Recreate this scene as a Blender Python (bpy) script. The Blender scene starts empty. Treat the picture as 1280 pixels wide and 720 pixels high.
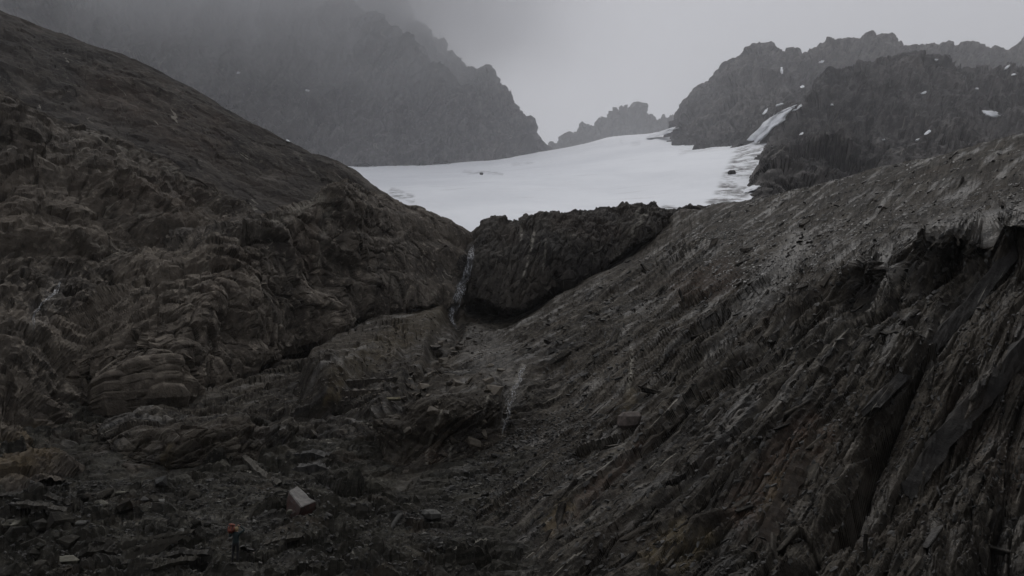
import bpy, math, random
import numpy as np
from mathutils import Vector, Matrix

random.seed(7)
rng = np.random.default_rng(7)
R = math.radians
sc = bpy.context.scene
col = sc.collection

# ---------------------------------------------------------------- camera
FPX = 1004.0                      # focal length in pixels of the 1280 px wide photograph
PITCH = R(8.0)
CAM = np.array([0.0, 0.0, 10.0])
cam_data = bpy.data.cameras.new('camera')
cam_data.sensor_width = 36.0
cam_data.lens = 36.0 * FPX / 1280.0
cam_data.clip_start = 0.1
cam_data.clip_end = 20000.0
cam = bpy.data.objects.new('camera', cam_data)
cam.location = CAM
cam.rotation_euler = (R(90) + PITCH, 0, 0)
col.objects.link(cam)
sc.camera = cam

# ---------------------------------------------------------------- sky: an overcast deck
SUN_EL, SUN_AZ = R(56), R(10)     # azimuth from +Y (up the valley) towards +X
world = bpy.data.worlds.new('World')
sc.world = world
world.use_nodes = True
wn, wl = world.node_tree.nodes, world.node_tree.links
wn.clear()
w_out = wn.new('ShaderNodeOutputWorld')
w_bg = wn.new('ShaderNodeBackground')
w_sky = wn.new('ShaderNodeTexSky')
w_sky.sky_type = 'NISHITA'
w_sky.sun_disc = False
w_sky.sun_elevation = SUN_EL
w_sky.sun_rotation = SUN_AZ
w_sky.air_density = 1.0
w_sky.dust_density = 4.0
w_hsv = wn.new('ShaderNodeHueSaturation')
w_hsv.inputs['Saturation'].default_value = 0.12
w_mix = wn.new('ShaderNodeMix')
w_mix.data_type = 'RGBA'
w_mix.inputs[0].default_value = 0.90
w_mix.inputs[7].default_value = (6.0, 6.08, 6.45, 1)      # even grey cloud deck
wl.new(w_sky.outputs[0], w_hsv.inputs['Color'])
wl.new(w_hsv.outputs[0], w_mix.inputs[6])
wl.new(w_mix.outputs[2], w_bg.inputs['Color'])
w_bg.inputs['Strength'].default_value = 0.10
wl.new(w_bg.outputs[0], w_out.inputs['Surface'])

sun_data = bpy.data.lights.new('sun', 'SUN')
sun_data.energy = 1.5
sun_data.angle = R(24)
sun_data.color = (1.0, 0.97, 0.93)
sun = bpy.data.objects.new('sun', sun_data)
sdir = Vector((math.sin(SUN_AZ) * math.cos(SUN_EL), math.cos(SUN_AZ) * math.cos(SUN_EL), math.sin(SUN_EL)))
sun.rotation_euler = sdir.to_track_quat('Z', 'Y').to_euler()
sun.location = (0, 0, 300)
col.objects.link(sun)

sc.view_settings.view_transform = 'Standard'
sc.view_settings.look = 'None'
sc.view_settings.exposure = 0.0
sc.view_settings.gamma = 1.0
sc.view_settings.use_curve_mapping = False
sc.render.engine = 'CYCLES'
sc.cycles.use_denoising = True
sc.cycles.denoising_prefilter = 'ACCURATE'
sc.cycles.max_bounces = 6
sc.cycles.diffuse_bounces = 3
sc.cycles.glossy_bounces = 2
sc.cycles.volume_bounces = 3
sc.render.filter_size = 1.2
sc.cycles.use_adaptive_sampling = True
sc.cycles.adaptive_threshold = 0.01

# ---------------------------------------------------------------- pixels <-> places
CP, SP = math.cos(PITCH), math.sin(PITCH)

def px(u, v, Y):
    """Place at forward distance Y seen along the direction of photograph pixel (u, v)."""
    u = np.asarray(u, float); v = np.asarray(v, float); Y = np.asarray(Y, float)
    a = (u - 640.0) / FPX
    b = (360.0 - v) / FPX
    dy = CP - b * SP
    dz = SP + b * CP
    return np.stack([CAM[0] + Y * a / dy, CAM[1] + Y, CAM[2] + Y * dz / dy], -1)

def proj(P):
    d = P - CAM
    fw = d[..., 1] * CP + d[..., 2] * SP
    up = -d[..., 1] * SP + d[..., 2] * CP
    fw = np.where(fw < 0.01, 0.01, fw)
    return 640 + FPX * d[..., 0] / fw, 360 - FPX * up / fw, fw

# ---------------------------------------------------------------- numpy noise
def hsh(ix, iy, iz, seed):
    h = (ix.astype(np.uint32) * np.uint32(73856093)) ^ (iy.astype(np.uint32) * np.uint32(19349663)) \
        ^ (iz.astype(np.uint32) * np.uint32(83492791)) ^ np.uint32((seed * 2654435761) & 0xffffffff)
    h ^= h >> np.uint32(15); h *= np.uint32(2246822519)
    h ^= h >> np.uint32(13); h *= np.uint32(3266489917)
    h ^= h >> np.uint32(16)
    return h

def gnoise(p, seed=0):
    p = p.astype(np.float32)
    i = np.floor(p); f = p - i
    i = i.astype(np.int32)
    w = f * f * f * (f * (f * 6 - 15) + 10)
    out = np.zeros(p.shape[:-1], np.float32)
    for dx in (0, 1):
        wx = w[..., 0] if dx else 1 - w[..., 0]
        for dy in (0, 1):
            wy = w[..., 1] if dy else 1 - w[..., 1]
            for dz in (0, 1):
                wz = w[..., 2] if dz else 1 - w[..., 2]
                h = hsh(i[..., 0] + dx, i[..., 1] + dy, i[..., 2] + dz, seed)
                gx = (h & np.uint32(1023)).astype(np.float32) / 511.5 - 1
                gy = ((h >> np.uint32(10)) & np.uint32(1023)).astype(np.float32) / 511.5 - 1
                gz = ((h >> np.uint32(20)) & np.uint32(1023)).astype(np.float32) / 511.5 - 1
                out += wx * wy * wz * (gx * (f[..., 0] - dx) + gy * (f[..., 1] - dy) + gz * (f[..., 2] - dz))
    return out * 1.3

def fbm(p, octaves=4, seed=0, gain=0.5, ridged=False):
    s = 0; a = 1.0; t = 0
    for o in range(octaves):
        n = gnoise(p * (2.03 ** o) + o * 7.31, seed + o)
        if ridged:
            n = 1 - 2 * np.abs(n) * 1.6
        s = s + a * n; t += a; a *= gain
    return s / t

def facets(q, seed=0, jit=0.8):
    """Cells with a random height and a random tilt each: (height, tilt term, crack distance, tone)."""
    q = q.astype(np.float32)
    b = np.floor(q - 0.5).astype(np.int32)
    sh = q.shape[:-1]
    best = np.full(sh, 1e9, np.float32); second = np.full(sh, 1e9, np.float32)
    bh = np.zeros(sh, np.uint32)
    rel = np.zeros(q.shape, np.float32)
    for dx in (0, 1):
        for dy in (0, 1):
            for dz in (0, 1):
                cx, cy, cz = b[..., 0] + dx, b[..., 1] + dy, b[..., 2] + dz
                h = hsh(cx, cy, cz, seed)
                rx = q[..., 0] - (cx + 0.5 + jit * ((h & np.uint32(1023)).astype(np.float32) / 1023 - 0.5))
                ry = q[..., 1] - (cy + 0.5 + jit * (((h >> np.uint32(10)) & np.uint32(1023)).astype(np.float32) / 1023 - 0.5))
                rz = q[..., 2] - (cz + 0.5 + jit * (((h >> np.uint32(20)) & np.uint32(1023)).astype(np.float32) / 1023 - 0.5))
                d = rx * rx + ry * ry + rz * rz
                m = d < best
                second = np.where(m, best, np.minimum(second, d))
                best = np.where(m, d, best)
                bh = np.where(m, h, bh)
                rel[..., 0] = np.where(m, rx, rel[..., 0])
                rel[..., 1] = np.where(m, ry, rel[..., 1])
                rel[..., 2] = np.where(m, rz, rel[..., 2])
    g = hsh(bh.astype(np.int32), bh.astype(np.int32) * 3, bh.astype(np.int32) * 7, seed + 91)
    r0 = (g & np.uint32(1023)).astype(np.float32) / 511.5 - 1
    r1 = ((g >> np.uint32(10)) & np.uint32(1023)).astype(np.float32) / 511.5 - 1
    r2 = ((g >> np.uint32(20)) & np.uint32(1023)).astype(np.float32) / 511.5 - 1
    tone = ((bh >> np.uint32(7)) & np.uint32(1023)).astype(np.float32) / 1023
    tilt = rel[..., 0] * r1 + rel[..., 1] * r2 + rel[..., 2] * (r1 * r2)
    crack = np.sqrt(second) - np.sqrt(best)
    return r0, tilt, crack, tone

def frame(a, n):
    a = np.array(a, float); a /= np.linalg.norm(a)
    n = np.array(n, float); n -= a * n.dot(a); n /= np.linalg.norm(n)
    return np.stack([a, np.cross(n, a), n])          # along the streak, across it, bedding normal

# ---------------------------------------------------------------- surfaces from rows of pixels
def pchip(xs, ys, x):
    """Monotone cubic along axis 0. ys may have trailing dimensions."""
    xs = np.asarray(xs, float); ys = np.asarray(ys, float); x = np.asarray(x, float)
    h = np.diff(xs); hh = h.reshape((-1,) + (1,) * (ys.ndim - 1))
    d = np.diff(ys, axis=0) / hh
    m = np.zeros_like(ys)
    if len(xs) > 2:
        w1 = 2 * hh[1:] + hh[:-1]; w2 = hh[1:] + 2 * hh[:-1]
        with np.errstate(divide='ignore', invalid='ignore'):
            mm = (w1 + w2) / (w1 / d[:-1] + w2 / d[1:])
        m[1:-1] = np.where(d[:-1] * d[1:] > 0, mm, 0)
    m[0] = d[0]; m[-1] = d[-1]
    k = np.clip(np.searchsorted(xs, x) - 1, 0, len(xs) - 2)
    t = (x - xs[k]) / h[k]
    t = t.reshape((-1,) + (1,) * (ys.ndim - 1)); hk = hh[k]
    return ((1 + 2 * t) * (1 - t) ** 2 * ys[k] + t * (1 - t) ** 2 * hk * m[k]
            + t * t * (3 - 2 * t) * ys[k + 1] + t * t * (t - 1) * hk * m[k + 1])

def sheet(rows, behind=(), nc=300, step=1.4, hidden=14):
    """rows: bottom to top, each a list of (u, v, Y). behind: offsets (dx, dy, dz) past the last row."""
    s = np.linspace(0, 1, nc)
    W = []; V = []
    for r in rows:
        r = sorted(r); r = np.array(r, float)
        uu = r[0, 0] + (r[-1, 0] - r[0, 0]) * s
        vy = pchip(r[:, 0], np.stack([r[:, 1], np.log(r[:, 2])], -1), uu)
        W.append(px(uu, vy[:, 0], np.exp(vy[:, 1]))); V.append(vy[:, 0])
    last = W[-1]; n = []
    for i in range(len(W) - 1):
        n.append(max(6, int(np.median(np.abs(V[i] - V[i + 1])) * 1.15 / step)))
    for o in behind:
        W.append(last + np.array(o, float)); n.append(hidden)
    W = np.stack(W)
    xs = np.concatenate([[0], np.cumsum(n)]).astype(float)
    return pchip(xs, W, np.arange(int(xs[-1]) + 1))

def normals(P):
    du = np.gradient(P, axis=1); dv = np.gradient(P, axis=0)
    n = np.cross(du, dv)
    l = np.linalg.norm(n, axis=-1, keepdims=True)
    return n / np.maximum(l, 1e-9)

def smooth01(a, b, x):
    t = np.clip((x - a) / (b - a), 0, 1)
    return t * t * (3 - 2 * t)

def rock_relief(P, N, fr, sizes, amps, seed=0, warp=0.5, tilt=1.0, crack=0.5, soft=0, softfar=None):
    """Blocky bedded relief: stacked facet fields stretched along the bedding. Returns displaced places and a tone."""
    sh = P.shape
    p = P.reshape(-1, 3).astype(np.float32)
    n = N.reshape(-1, 3).astype(np.float32)
    foot = (np.linalg.norm(p - CAM.astype(np.float32), axis=1) / FPX * 1.5).astype(np.float32)
    tone = np.zeros(len(p), np.float32); tw = 0
    disp = np.zeros(len(p), np.float32)
    for k, (L, A) in enumerate(zip(sizes, amps)):
        L = np.array(L, np.float32)
        wv = np.stack([gnoise(p / (L.mean() * 1.7) + 31 * j, seed + 50 + j + 10 * k) for j in range(3)], -1)
        q = (p + wv * warp * L.min() * 2.2) @ fr.T.astype(np.float32) / L
        h, t, c, to = facets(q, seed + 7 * k)
        A = A * smooth01(0.8, 3.0, L.min() / foot)
        if k < soft:
            disp += A * (h * 0.55 + tilt * t * 1.1) * smooth01(0.0, 0.30, c)
        else:
            m_ = 1.0
            if softfar is not None and k < 3:
                m_ = 1 - smooth01(softfar[0], softfar[1], foot * FPX / 1.5) * (1 - smooth01(0.0, 0.34, c))
            disp += A * (h * 0.55 + tilt * t * 1.1) * m_
            disp -= A * crack * (1 - smooth01(0.0, 0.16, c))
        w = 0.6 ** k
        tone += w * to; tw += w
    return disp.reshape(sh[:2]), (tone / tw).reshape(sh[:2])

def ledges(P, h, A, seed, tx=0.0):
    """outward steps: faces that lean out as they rise, then drop back to a shelf"""
    ph = (P[..., 2] + tx * P[..., 0]) / h + 1.2 * fbm(P / (3.5 * h), 3, seed)
    fr_ = ph - np.floor(ph)
    o = fr_ * (1 - smooth01(0.66, 1.0, fr_))
    k = np.clip(0.55 + 1.1 * gnoise(P / (2.6 * h), seed + 5), 0.05, 1.4)
    return A * k * (o - 0.35)

SHEETS = {}

def build_sheet(name, P, mat, attrs, smooth=False, flip=False):
    nr, nc = P.shape[:2]
    me = bpy.data.meshes.new(name)
    nv = nr * nc
    me.vertices.add(nv)
    me.vertices.foreach_set('co', P.reshape(-1).astype(np.float32))
    idx = np.arange(nv, dtype=np.int32).reshape(nr, nc)
    q = np.stack([idx[:-1, :-1], idx[:-1, 1:], idx[1:, 1:], idx[1:, :-1]], -1).reshape(-1, 4)
    if flip:
        q = q[:, ::-1]
    nf = len(q)
    me.loops.add(nf * 4); me.polygons.add(nf)
    me.loops.foreach_set('vertex_index', np.ascontiguousarray(q).reshape(-1))
    me.polygons.foreach_set('loop_start', np.arange(0, nf * 4, 4, dtype=np.int32))
    me.polygons.foreach_set('loop_total', np.full(nf, 4, np.int32))
    me.polygons.foreach_set('use_smooth', np.full(nf, smooth))
    me.update(calc_edges=True)
    for k, a in attrs.items():
        at = me.attributes.new(k, 'FLOAT', 'POINT')
        at.data.foreach_set('value', a.reshape(-1).astype(np.float32))
    me.materials.append(mat)
    o = bpy.data.objects.new(name, me)
    o['kind'] = 'structure'
    col.objects.link(o)
    SHEETS[name] = P
    return o

# ---------------------------------------------------------------- materials
class NT:
    def __init__(self, name):
        self.m = bpy.data.materials.new(name); self.m.use_nodes = True
        self.n = self.m.node_tree.nodes; self.l = self.m.node_tree.links
        self.n.clear()
        self.out = self.n.new('ShaderNodeOutputMaterial')
        self.b = self.n.new('ShaderNodeBsdfPrincipled')
        self.l.new(self.b.outputs[0], self.out.inputs['Surface'])
        self.pos = self.n.new('ShaderNodeNewGeometry').outputs['Position']
    def add(self, t, **kw):
        x = self.n.new(t)
        for k, v in kw.items(): setattr(x, k, v)
        return x
    def put(self, sock, v):
        if isinstance(v, bpy.types.NodeSocket): self.l.new(v, sock)
        else: sock.default_value = v
    def noise(self, vec, scale, detail=4, rough=0.55, dist=0.0):
        x = self.add('ShaderNodeTexNoise')
        self.put(x.inputs['Vector'], vec); x.inputs['Scale'].default_value = scale
        x.inputs['Detail'].default_value = detail; x.inputs['Roughness'].default_value = rough
        x.inputs['Distortion'].default_value = dist
        return x.outputs['Fac']
    def math(self, op, a, b=0.0, clamp=False):
        x = self.add('ShaderNodeMath', operation=op, use_clamp=clamp)
        self.put(x.inputs[0], a); self.put(x.inputs[1], b)
        return x.outputs[0]
    def ramp(self, v, lo, hi, a=0.0, b=1.0, smooth=True):
        x = self.add('ShaderNodeMapRange', interpolation_type='SMOOTHSTEP' if smooth else 'LINEAR')
        self.put(x.inputs['Value'], v)
        x.inputs['From Min'].default_value = lo; x.inputs['From Max'].default_value = hi
        x.inputs['To Min'].default_value = a; x.inputs['To Max'].default_value = b
        return x.outputs[0]
    def mix(self, f, a, b, blend='MIX'):
        x = self.add('ShaderNodeMix', data_type='RGBA', blend_type=blend)
        self.put(x.inputs[0], f)
        for s, v in ((x.inputs[6], a), (x.inputs[7], b)):
            if isinstance(v, tuple): v = v + (1,) if len(v) == 3 else v
            self.put(s, v)
        return x.outputs[2]
    def attr(self, name):
        return self.add('ShaderNodeAttribute', attribute_name=name).outputs['Fac']
    def bedded(self, fr, L):
        """position measured along the bedding, in units of L"""
        cb = self.add('ShaderNodeCombineXYZ')
        for k in range(3):
            d = self.add('ShaderNodeVectorMath', operation='DOT_PRODUCT')
            self.put(d.inputs[0], self.pos); d.inputs[1].default_value = tuple(fr[k] / L[k])
            self.put(cb.inputs[k], d.outputs['Value'])
        return cb.outputs[0]

def rock_material(name, fr, unit, dark, mid, light, det=6, rust=(0.050, 0.037, 0.027), streak=0.5, bump=0.6, wet=0.5,
                  vein=(0.26, 0.245, 0.21), rough=(0.5, 0.85), contrast=1.0):
    t = NT(name)
    big = t.noise(t.pos, 0.045 / unit, 3, 0.6)
    grain = t.noise(t.pos, 1.6 / unit, det, 0.65)
    bed = t.bedded(fr, np.array([4.5, 2.4, 0.9]) * unit)
    st = t.noise(bed, 1.0, 4, 0.6, 0.5)
    tone = t.attr('tone')
    c = t.mix(t.ramp(tone, 0.25, 0.78), dark, mid)
    c = t.mix(t.math('MULTIPLY', t.ramp(st, 0.42, 0.68), streak), c, light)
    c = t.mix(t.math('MULTIPLY', t.ramp(grain, 0.54, 0.70), 0.7 * contrast), c, light)
    c = t.mix(t.math('MULTIPLY', t.ramp(grain, 0.5, 0.25), 0.6 * contrast), c, tuple(x * 0.45 for x in dark))
    hue = t.noise(t.pos, 0.11 / unit, 4, 0.6)
    c = t.mix(t.math('MULTIPLY', t.ramp(hue, 0.5, 0.72), 0.35), c, rust)
    c = t.mix(t.math('MULTIPLY', t.ramp(big, 0.55, 0.35), 0.35), c, (dark[0] * 0.8, dark[1] * 0.86, dark[2] * 1.0))
    vn = t.noise(t.bedded(fr, np.array([16.0, 3.2, 0.30]) * unit), 1.0, 2, 0.5)
    vm = t.noise(t.pos, 0.16 / unit, 2, 0.5)
    vv = t.math('MULTIPLY', t.ramp(vn, 0.665, 0.71), t.ramp(vm, 0.47, 0.62))
    c = t.mix(t.math('MULTIPLY', vv, 0.6), c, vein)
    # stains: rust, pale quartz and ochre painted where the rock itself is that colour
    sb = t.ramp(t.noise(t.pos, 1.1 / unit, 5, 0.7), 0.3, 0.62)
    c = t.mix(t.math('MULTIPLY', t.math('MULTIPLY', t.attr('rust'), sb), 0.55), c, (0.060, 0.034, 0.022))
    c = t.mix(t.math('MULTIPLY', t.math('MULTIPLY', t.attr('ochre'), sb), 0.6), c, (0.105, 0.082, 0.044))
    c = t.mix(t.math('MULTIPLY', t.attr('pale'), t.ramp(t.noise(t.pos, 0.9 / unit, 5, 0.7), 0.42, 0.6, 0.1, 1.0)), c, vein)
    t.put(t.b.inputs['Base Color'], c)
    wn_ = t.noise(t.bedded(fr, np.array([14.0, 5.0, 2.0]) * unit), 1.0, 4, 0.6)
    wetm = t.math('MAXIMUM', t.math('MULTIPLY', t.ramp(wn_, 0.48, 0.66), wet), t.attr('wet'))
    t.put(t.b.inputs['Roughness'], t.math('SUBTRACT', rough[1], t.math('MULTIPLY', wetm, rough[1] - rough[0] + 0.15)))
    t.put(t.b.inputs['Specular IOR Level'], t.ramp(wetm, 0.0, 1.0, 0.12, 0.6))
    bp = t.add('ShaderNodeBump'); bp.inputs['Strength'].default_value = bump
    bp.inputs['Distance'].default_value = 0.35 * unit
    t.put(bp.inputs['Height'], t.math('ADD', t.math('MULTIPLY', grain, 0.9), t.math('MULTIPLY', st, 0.4)))
    t.l.new(bp.outputs[0], t.b.inputs['Normal'])
    return t.m

# stains: polyline or blob in photograph pixels -> attribute on the surface that lies there
def paint(P, marks, seed=0, wob=5.0):
    u, v, fw = proj(P)
    nz = gnoise(np.stack([u / 14, v / 14, fw * 0], -1), seed) * wob
    n2 = gnoise(np.stack([u / 14, v / 14, fw * 0 + 9], -1), seed + 1) * wob
    uu, vv = u + nz, v + n2
    out = np.zeros(P.shape[:2], np.float32)
    for m in marks:
        pts, w, s = m
        d = np.full(P.shape[:2], 1e9)
        for (ax, ay), (bx, by) in zip(pts[:-1], pts[1:]):
            ex, ey = bx - ax, by - ay
            t = np.clip(((uu - ax) * ex + (vv - ay) * ey) / (ex * ex + ey * ey + 1e-9), 0, 1)
            d = np.minimum(d, np.hypot(uu - ax - t * ex, vv - ay - t * ey))
        out = np.maximum(out, s * (1 - smooth01(w * 0.35, w, d)))
    return out

# ================================================================ LARGE STRUCTURE
def p3(u, v, Y): return px(u, v, Y)
STRIKE = p3(1190, 310, 86) - p3(930, 640, 50)          # streaks of the right hand slope
_ns = np.array((-0.50, -0.55, 0.67)); _ac = np.cross(_ns, STRIKE / np.linalg.norm(STRIKE))
F_RIGHT = frame(STRIKE, _ac * 0.85 + _ns * 0.5)
F_RAMP = frame((1.0, 0.75, 0.22), (-0.1, -0.35, 0.93))
F_LEFT = frame((0.15, 0.25, 0.95), (0.75, -0.6, 0.1))
F_HEAD = frame((0.22, 0.1, 0.97), (0.9, -0.4, -0.1))
F_HILL = frame((0.85, 0.2, -0.5), (0.3, -0.5, 0.8))
F_MOUNT = frame((0.3, 0.1, 0.95), (0.8, -0.55, 0.2))

DARK, MID, LIGHT = (0.0086, 0.0073, 0.0057), (0.028, 0.0233, 0.0177), (0.120, 0.107, 0.088)
M_RIGHT = rock_material('wet_schist', F_RIGHT, 1.0, DARK, MID, LIGHT, wet=0.5, rust=(0.048, 0.036, 0.026))
M_LEFT = rock_material('brown_schist', F_LEFT, 2.0, (0.034, 0.0290, 0.0238), (0.085, 0.072, 0.0585), (0.21, 0.184, 0.152), streak=0.35, wet=0.15, det=3)
M_HEAD = rock_material('grey_headwall_rock', F_HEAD, 2.2, (0.020, 0.018, 0.016), (0.045, 0.040, 0.034), (0.115, 0.104, 0.09), streak=0.35, wet=0.2)
M_HILL = rock_material('hillside_rock', F_HILL, 2.6, (0.019, 0.0168, 0.0148), (0.045, 0.039, 0.034), (0.12, 0.106, 0.09), streak=0.4, wet=0.1)
M_MOUNT = rock_material('mountain_rock', F_MOUNT, 5.0, (0.012, 0.0115, 0.0115), (0.05, 0.047, 0.045), (0.20, 0.187, 0.178), streak=0.5, wet=0.0)
M_GROUND = rock_material('scree_ground', F_RAMP, 0.5, (0.0092, 0.0086, 0.0068), (0.025, 0.0235, 0.0185), (0.095, 0.088, 0.072), streak=0.3, wet=0.3)

ZERO = lambda P: np.zeros(P.shape[:2], np.float32)
def stains(P, **kw):
    a = {k: ZERO(P) for k in ('rust', 'ochre', 'pale', 'wet')}
    for i, (k, m) in enumerate(kw.items()):
        a[k] = paint(P, m, seed=13 * i + 5, wob=2.0 if k == 'pale' else 9.0)
    return a

# ---- the right hand slope, the centre ramp and the lower buttress: one bedded rock sheet
rows = [
    [(-40,860,62),(60,850,60),(200,850,56),(300,850,54),(380,850,52),(480,850,50),(580,850,46),(700,850,40),(850,850,36),(1000,850,33),(1150,850,31),(1280,850,30),(1520,850,28)],
    [(-40,770,74),(60,740,70),(200,740,66),(300,740,64),(380,740,62),(480,740,60),(580,735,54),(700,725,47),(850,720,42),(1000,720,39),(1150,720,37),(1280,720,36),(1520,720,34)],
    [(-40,720,90),(60,680,84),(200,660,80),(300,670,78),(380,680,76),(480,660,75),(560,650,72),(640,635,67),(740,625,60),(850,630,52),(1000,630,48),(1150,630,45),(1280,630,44),(1520,630,42)],
    [(-40,660,100),(60,630,95),(140,597,80),(200,592,79),(290,577,81),(380,610,84),(470,612,82),(545,600,84),(620,572,88),(700,550,84),(800,545,75),(880,540,67),(1000,540,60),(1150,540,55),(1280,540,53),(1520,540,50)],
    [(-40,630,110),(60,600,105),(130,545,83),(200,532,83),(290,522,87),(380,545,94),(450,530,100),(540,515,88),(620,505,93),(700,490,103),(800,480,94),(900,470,82),(1000,455,71),(1100,440,65),(1200,430,63),(1280,420,62),(1520,400,60)],
    [(-40,600,120),(60,580,115),(130,527,92),(200,515,94),(300,502,103),(380,490,112),(460,488,113),(540,472,120),(620,455,128),(700,430,132),(800,410,125),(900,400,108),(1000,410,86),(1080,392,81),(1150,375,77),(1280,350,72.5),(1520,320,70)],
    [(-40,597,122),(60,575,118),(130,523,98),(200,510,101),(300,494,112),(380,476,124),(460,470,127),(540,448,140),(620,432,147),(700,405,150),(800,385,143),(900,372,123),(1000,372,97),(1060,362,95),(1090,352,90),(1120,348,86),(1150,332,81.5),(1190,326,79.5),(1230,312,77.5),(1280,302,75.5),(1520,270,72)],
    [(-40,590,125),(60,570,120),(130,520,103),(200,506,108),(300,486,122),(380,462,136),(460,452,142),(540,425,160),(620,412,165),(700,380,168),(800,360,160),(900,345,140),(1000,335,112),(1060,332,96),(1085,322,91),(1105,324,89),(1128,307,84),(1160,309,82),(1188,293,79),(1228,291,78),(1252,276,76),(1280,277,75),(1520,230,70)],
    [(-40,585,128),(60,560,125),(130,515,110),(200,500,117),(300,486,132),(400,450,156),(480,418,172),(560,402,195),(620,406,196),(700,366,205),(800,322,205),(900,290,185),(1000,285,155),(1100,265,130),(1200,245,112),(1280,230,100),(1520,190,88)],
    [(-40,580,135),(60,560,132),(130,514,120),(200,502,126),(300,482,142),(400,442,168),(480,407,188),(560,388,206),(640,391,214),(740,346,224),(800,306,230),(850,266,238),(940,247,225),(1000,235,205),(1100,208,180),(1200,185,160),(1280,170,148),(1520,130,130)],
]
B = sheet(rows, [(0, 18, -3), (0, 60, -22)], nc=960, step=1.6)
N = normals(B)
u0, v0, f0 = proj(B)
# small shelves and spurs first, in metres, growing with distance
low = fbm(B / 16.0, 4, 3) * 2.6 + fbm(B / 42.0, 2, 9) * 3.0
d1, t1 = rock_relief(B, N, F_RIGHT, [(75, 34, 5.5), (34, 14, 2.2), (13, 5, 0.9), (5, 2, .4), (2, .9, .2)], [2.6, 1.2, 0.52, 0.26, 0.13], seed=11, warp=0.26, crack=0.8, softfar=(75, 105))
d5, t5 = rock_relief(B, N, F_RIGHT, [(12, 6, 4), (5, 2.6, 1.6), (2.0, 1.2, .8)], [0.5, 0.32, 0.2], seed=19, warp=0.4, softfar=(75, 105))
d2, t2 = rock_relief(B, N, F_RAMP, [(16, 9, 2.2), (6, 3.5, 0.9), (2.4, 1.4, 0.4), (1.0, .7, .2)], [1.0, 0.6, 0.3, 0.14], seed=23)
wr = smooth01(430, 600, u0 + gnoise(B / 12.0, 77) * 90)
fade = np.clip(f0 / 110.0, 0.6, 1.2)
crest = smooth01(40, -20, (v0 - (300 - (u0 - 1150) * 0.24)) + 20) * smooth01(820, 920, u0)
fade = fade * (1 - 0.5 * crest)
fade = fade * (1 - 0.45 * smooth01(178, 200, f0) * smooth01(860, 800, u0) * smooth01(520, 580, u0))
low = low * (1 + 0.5 * smooth01(700, 520, u0))
wc = smooth01(830, 930, u0 + gnoise(B / 15.0, 79) * 60) * smooth01(20, -30, (v0 - (300 - (u0 - 1150) * 0.24)) + gnoise(B / 10.0, 78) * 20)
wm = smooth01(760, 900, u0 + gnoise(B / 15.0, 76) * 80)                 # the beds are clearest on the right
d1 = d1 * (1 - 0.5 * smooth01(80, 125, f0)) * (0.45 + 0.55 * wm) * (1 - wc) + d5 * np.maximum(wc, 0.45 * (1 - wm))
t1 = t1 * (1 - 0.7 * wc) + t5 * 0.7 * wc
ramp_top = smooth01(118, 140, f0) * smooth01(580, 540, u0)
D = low * fade * 0.75 * (1 - 0.7 * ramp_top) + (d1 * wr + d2 * (1 - wr)) * fade * (1 - 0.3 * ramp_top)
D += fbm(B / 1.3, 3, 41) * 0.22 * fade
D += ledges(B, 5.0, 2.4, 43, 0.12) * (1 - wr) * (1 - 0.4 * ramp_top) + ledges(B, 8.0, 1.3, 44, -0.5) * wr * (1 - wm)
rib = paint(B, [([(552,392),(505,416),(455,446),(405,482)], 34, 1.0)], seed=91, wob=7.0)
chan = paint(B, [([(566,408),(546,438),(518,474),(500,500),(470,540)], 17, 1.0)], seed=92, wob=6.0)
but = paint(B, [([(610,500),(545,520),(490,545)], 30, 1.0)], seed=93, wob=6.0)
D += rib * 3.8 - chan * 3.0 + but * 2.2
B = B + N * D[..., None]
tone = t1 * wr + t2 * (1 - wr)
tone = np.clip(tone + 0.25 * rib - 0.1 * chan, 0, 1)
build_sheet('rock_slope', B, M_RIGHT, dict(tone=tone, **stains(B,
    rust=[([(940,640),(1010,545)], 45, 0.9), ([(860,360),(905,345)], 30, 0.7), ([(690,660),(800,560)], 14, 0.7), ([(540,590),(550,540)], 14, 0.8), ([(1200,520),(1270,600)], 40, 0.35)],
    ochre=[([(540,398),(500,420),(430,465)], 26, 0.45), ([(815,700),(850,660)], 22, 0.9), ([(845,705),(880,670)], 20, 0.8), ([(685,660),(708,630)], 14, 0.9), ([(960,640),(975,600)], 18, 0.5), ([(790,495),(780,520)], 12, 0.7), ([(410,500),(425,480)], 9, 0.9), ([(205,595),(212,560)], 10, 0.6)],
    pale=[([(791,418),(789,455),(785,490)], 2.6, 0.9), ([(552,512),(535,560),(530,605)], 2.6, 0.8), ([(564,545),(560,600)], 2.2, 0.6), ([(484,590),(477,625)], 2.6, 0.7), ([(630,500),(627,560)], 2.4, 0.5), ([(655,455),(640,490)], 5, 0.5),
          ([(610,495),(600,535)], 2.0, 0.5), ([(770,318),(790,292),(808,262)], 5, 0.5), ([(790,545),(770,570)], 10, 0.3)],
    wet=[([(1280,275),(1180,298),(1080,345)], 36, 0.55), ([(1000,300),(940,380)], 26, 0.45), ([(1240,340),(1110,500)], 26, 0.4), ([(860,600),(940,500)], 20, 0.4), ([(640,480),(600,430)], 40, 0.3)],
)))

def ragged(lip, n=60, dv=5.0, dy=3.0, seed=0):
    a = np.array(sorted(lip), float)
    u = np.linspace(a[0, 0], a[-1, 0], n)
    vy = pchip(a[:, 0], a[:, 1:], u)
    q = np.stack([u / 17.0, u * 0, u * 0 + seed], -1)
    dvv = fbm(q, 3, seed, gain=0.65) * dv * 2; dyy = fbm(q + 40, 3, seed + 1, gain=0.65) * dy * 2
    return [(float(x), float(y[0] + d), float(y[1] + e)) for x, y, d, e in zip(u, vy, dvv, dyy)]

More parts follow.
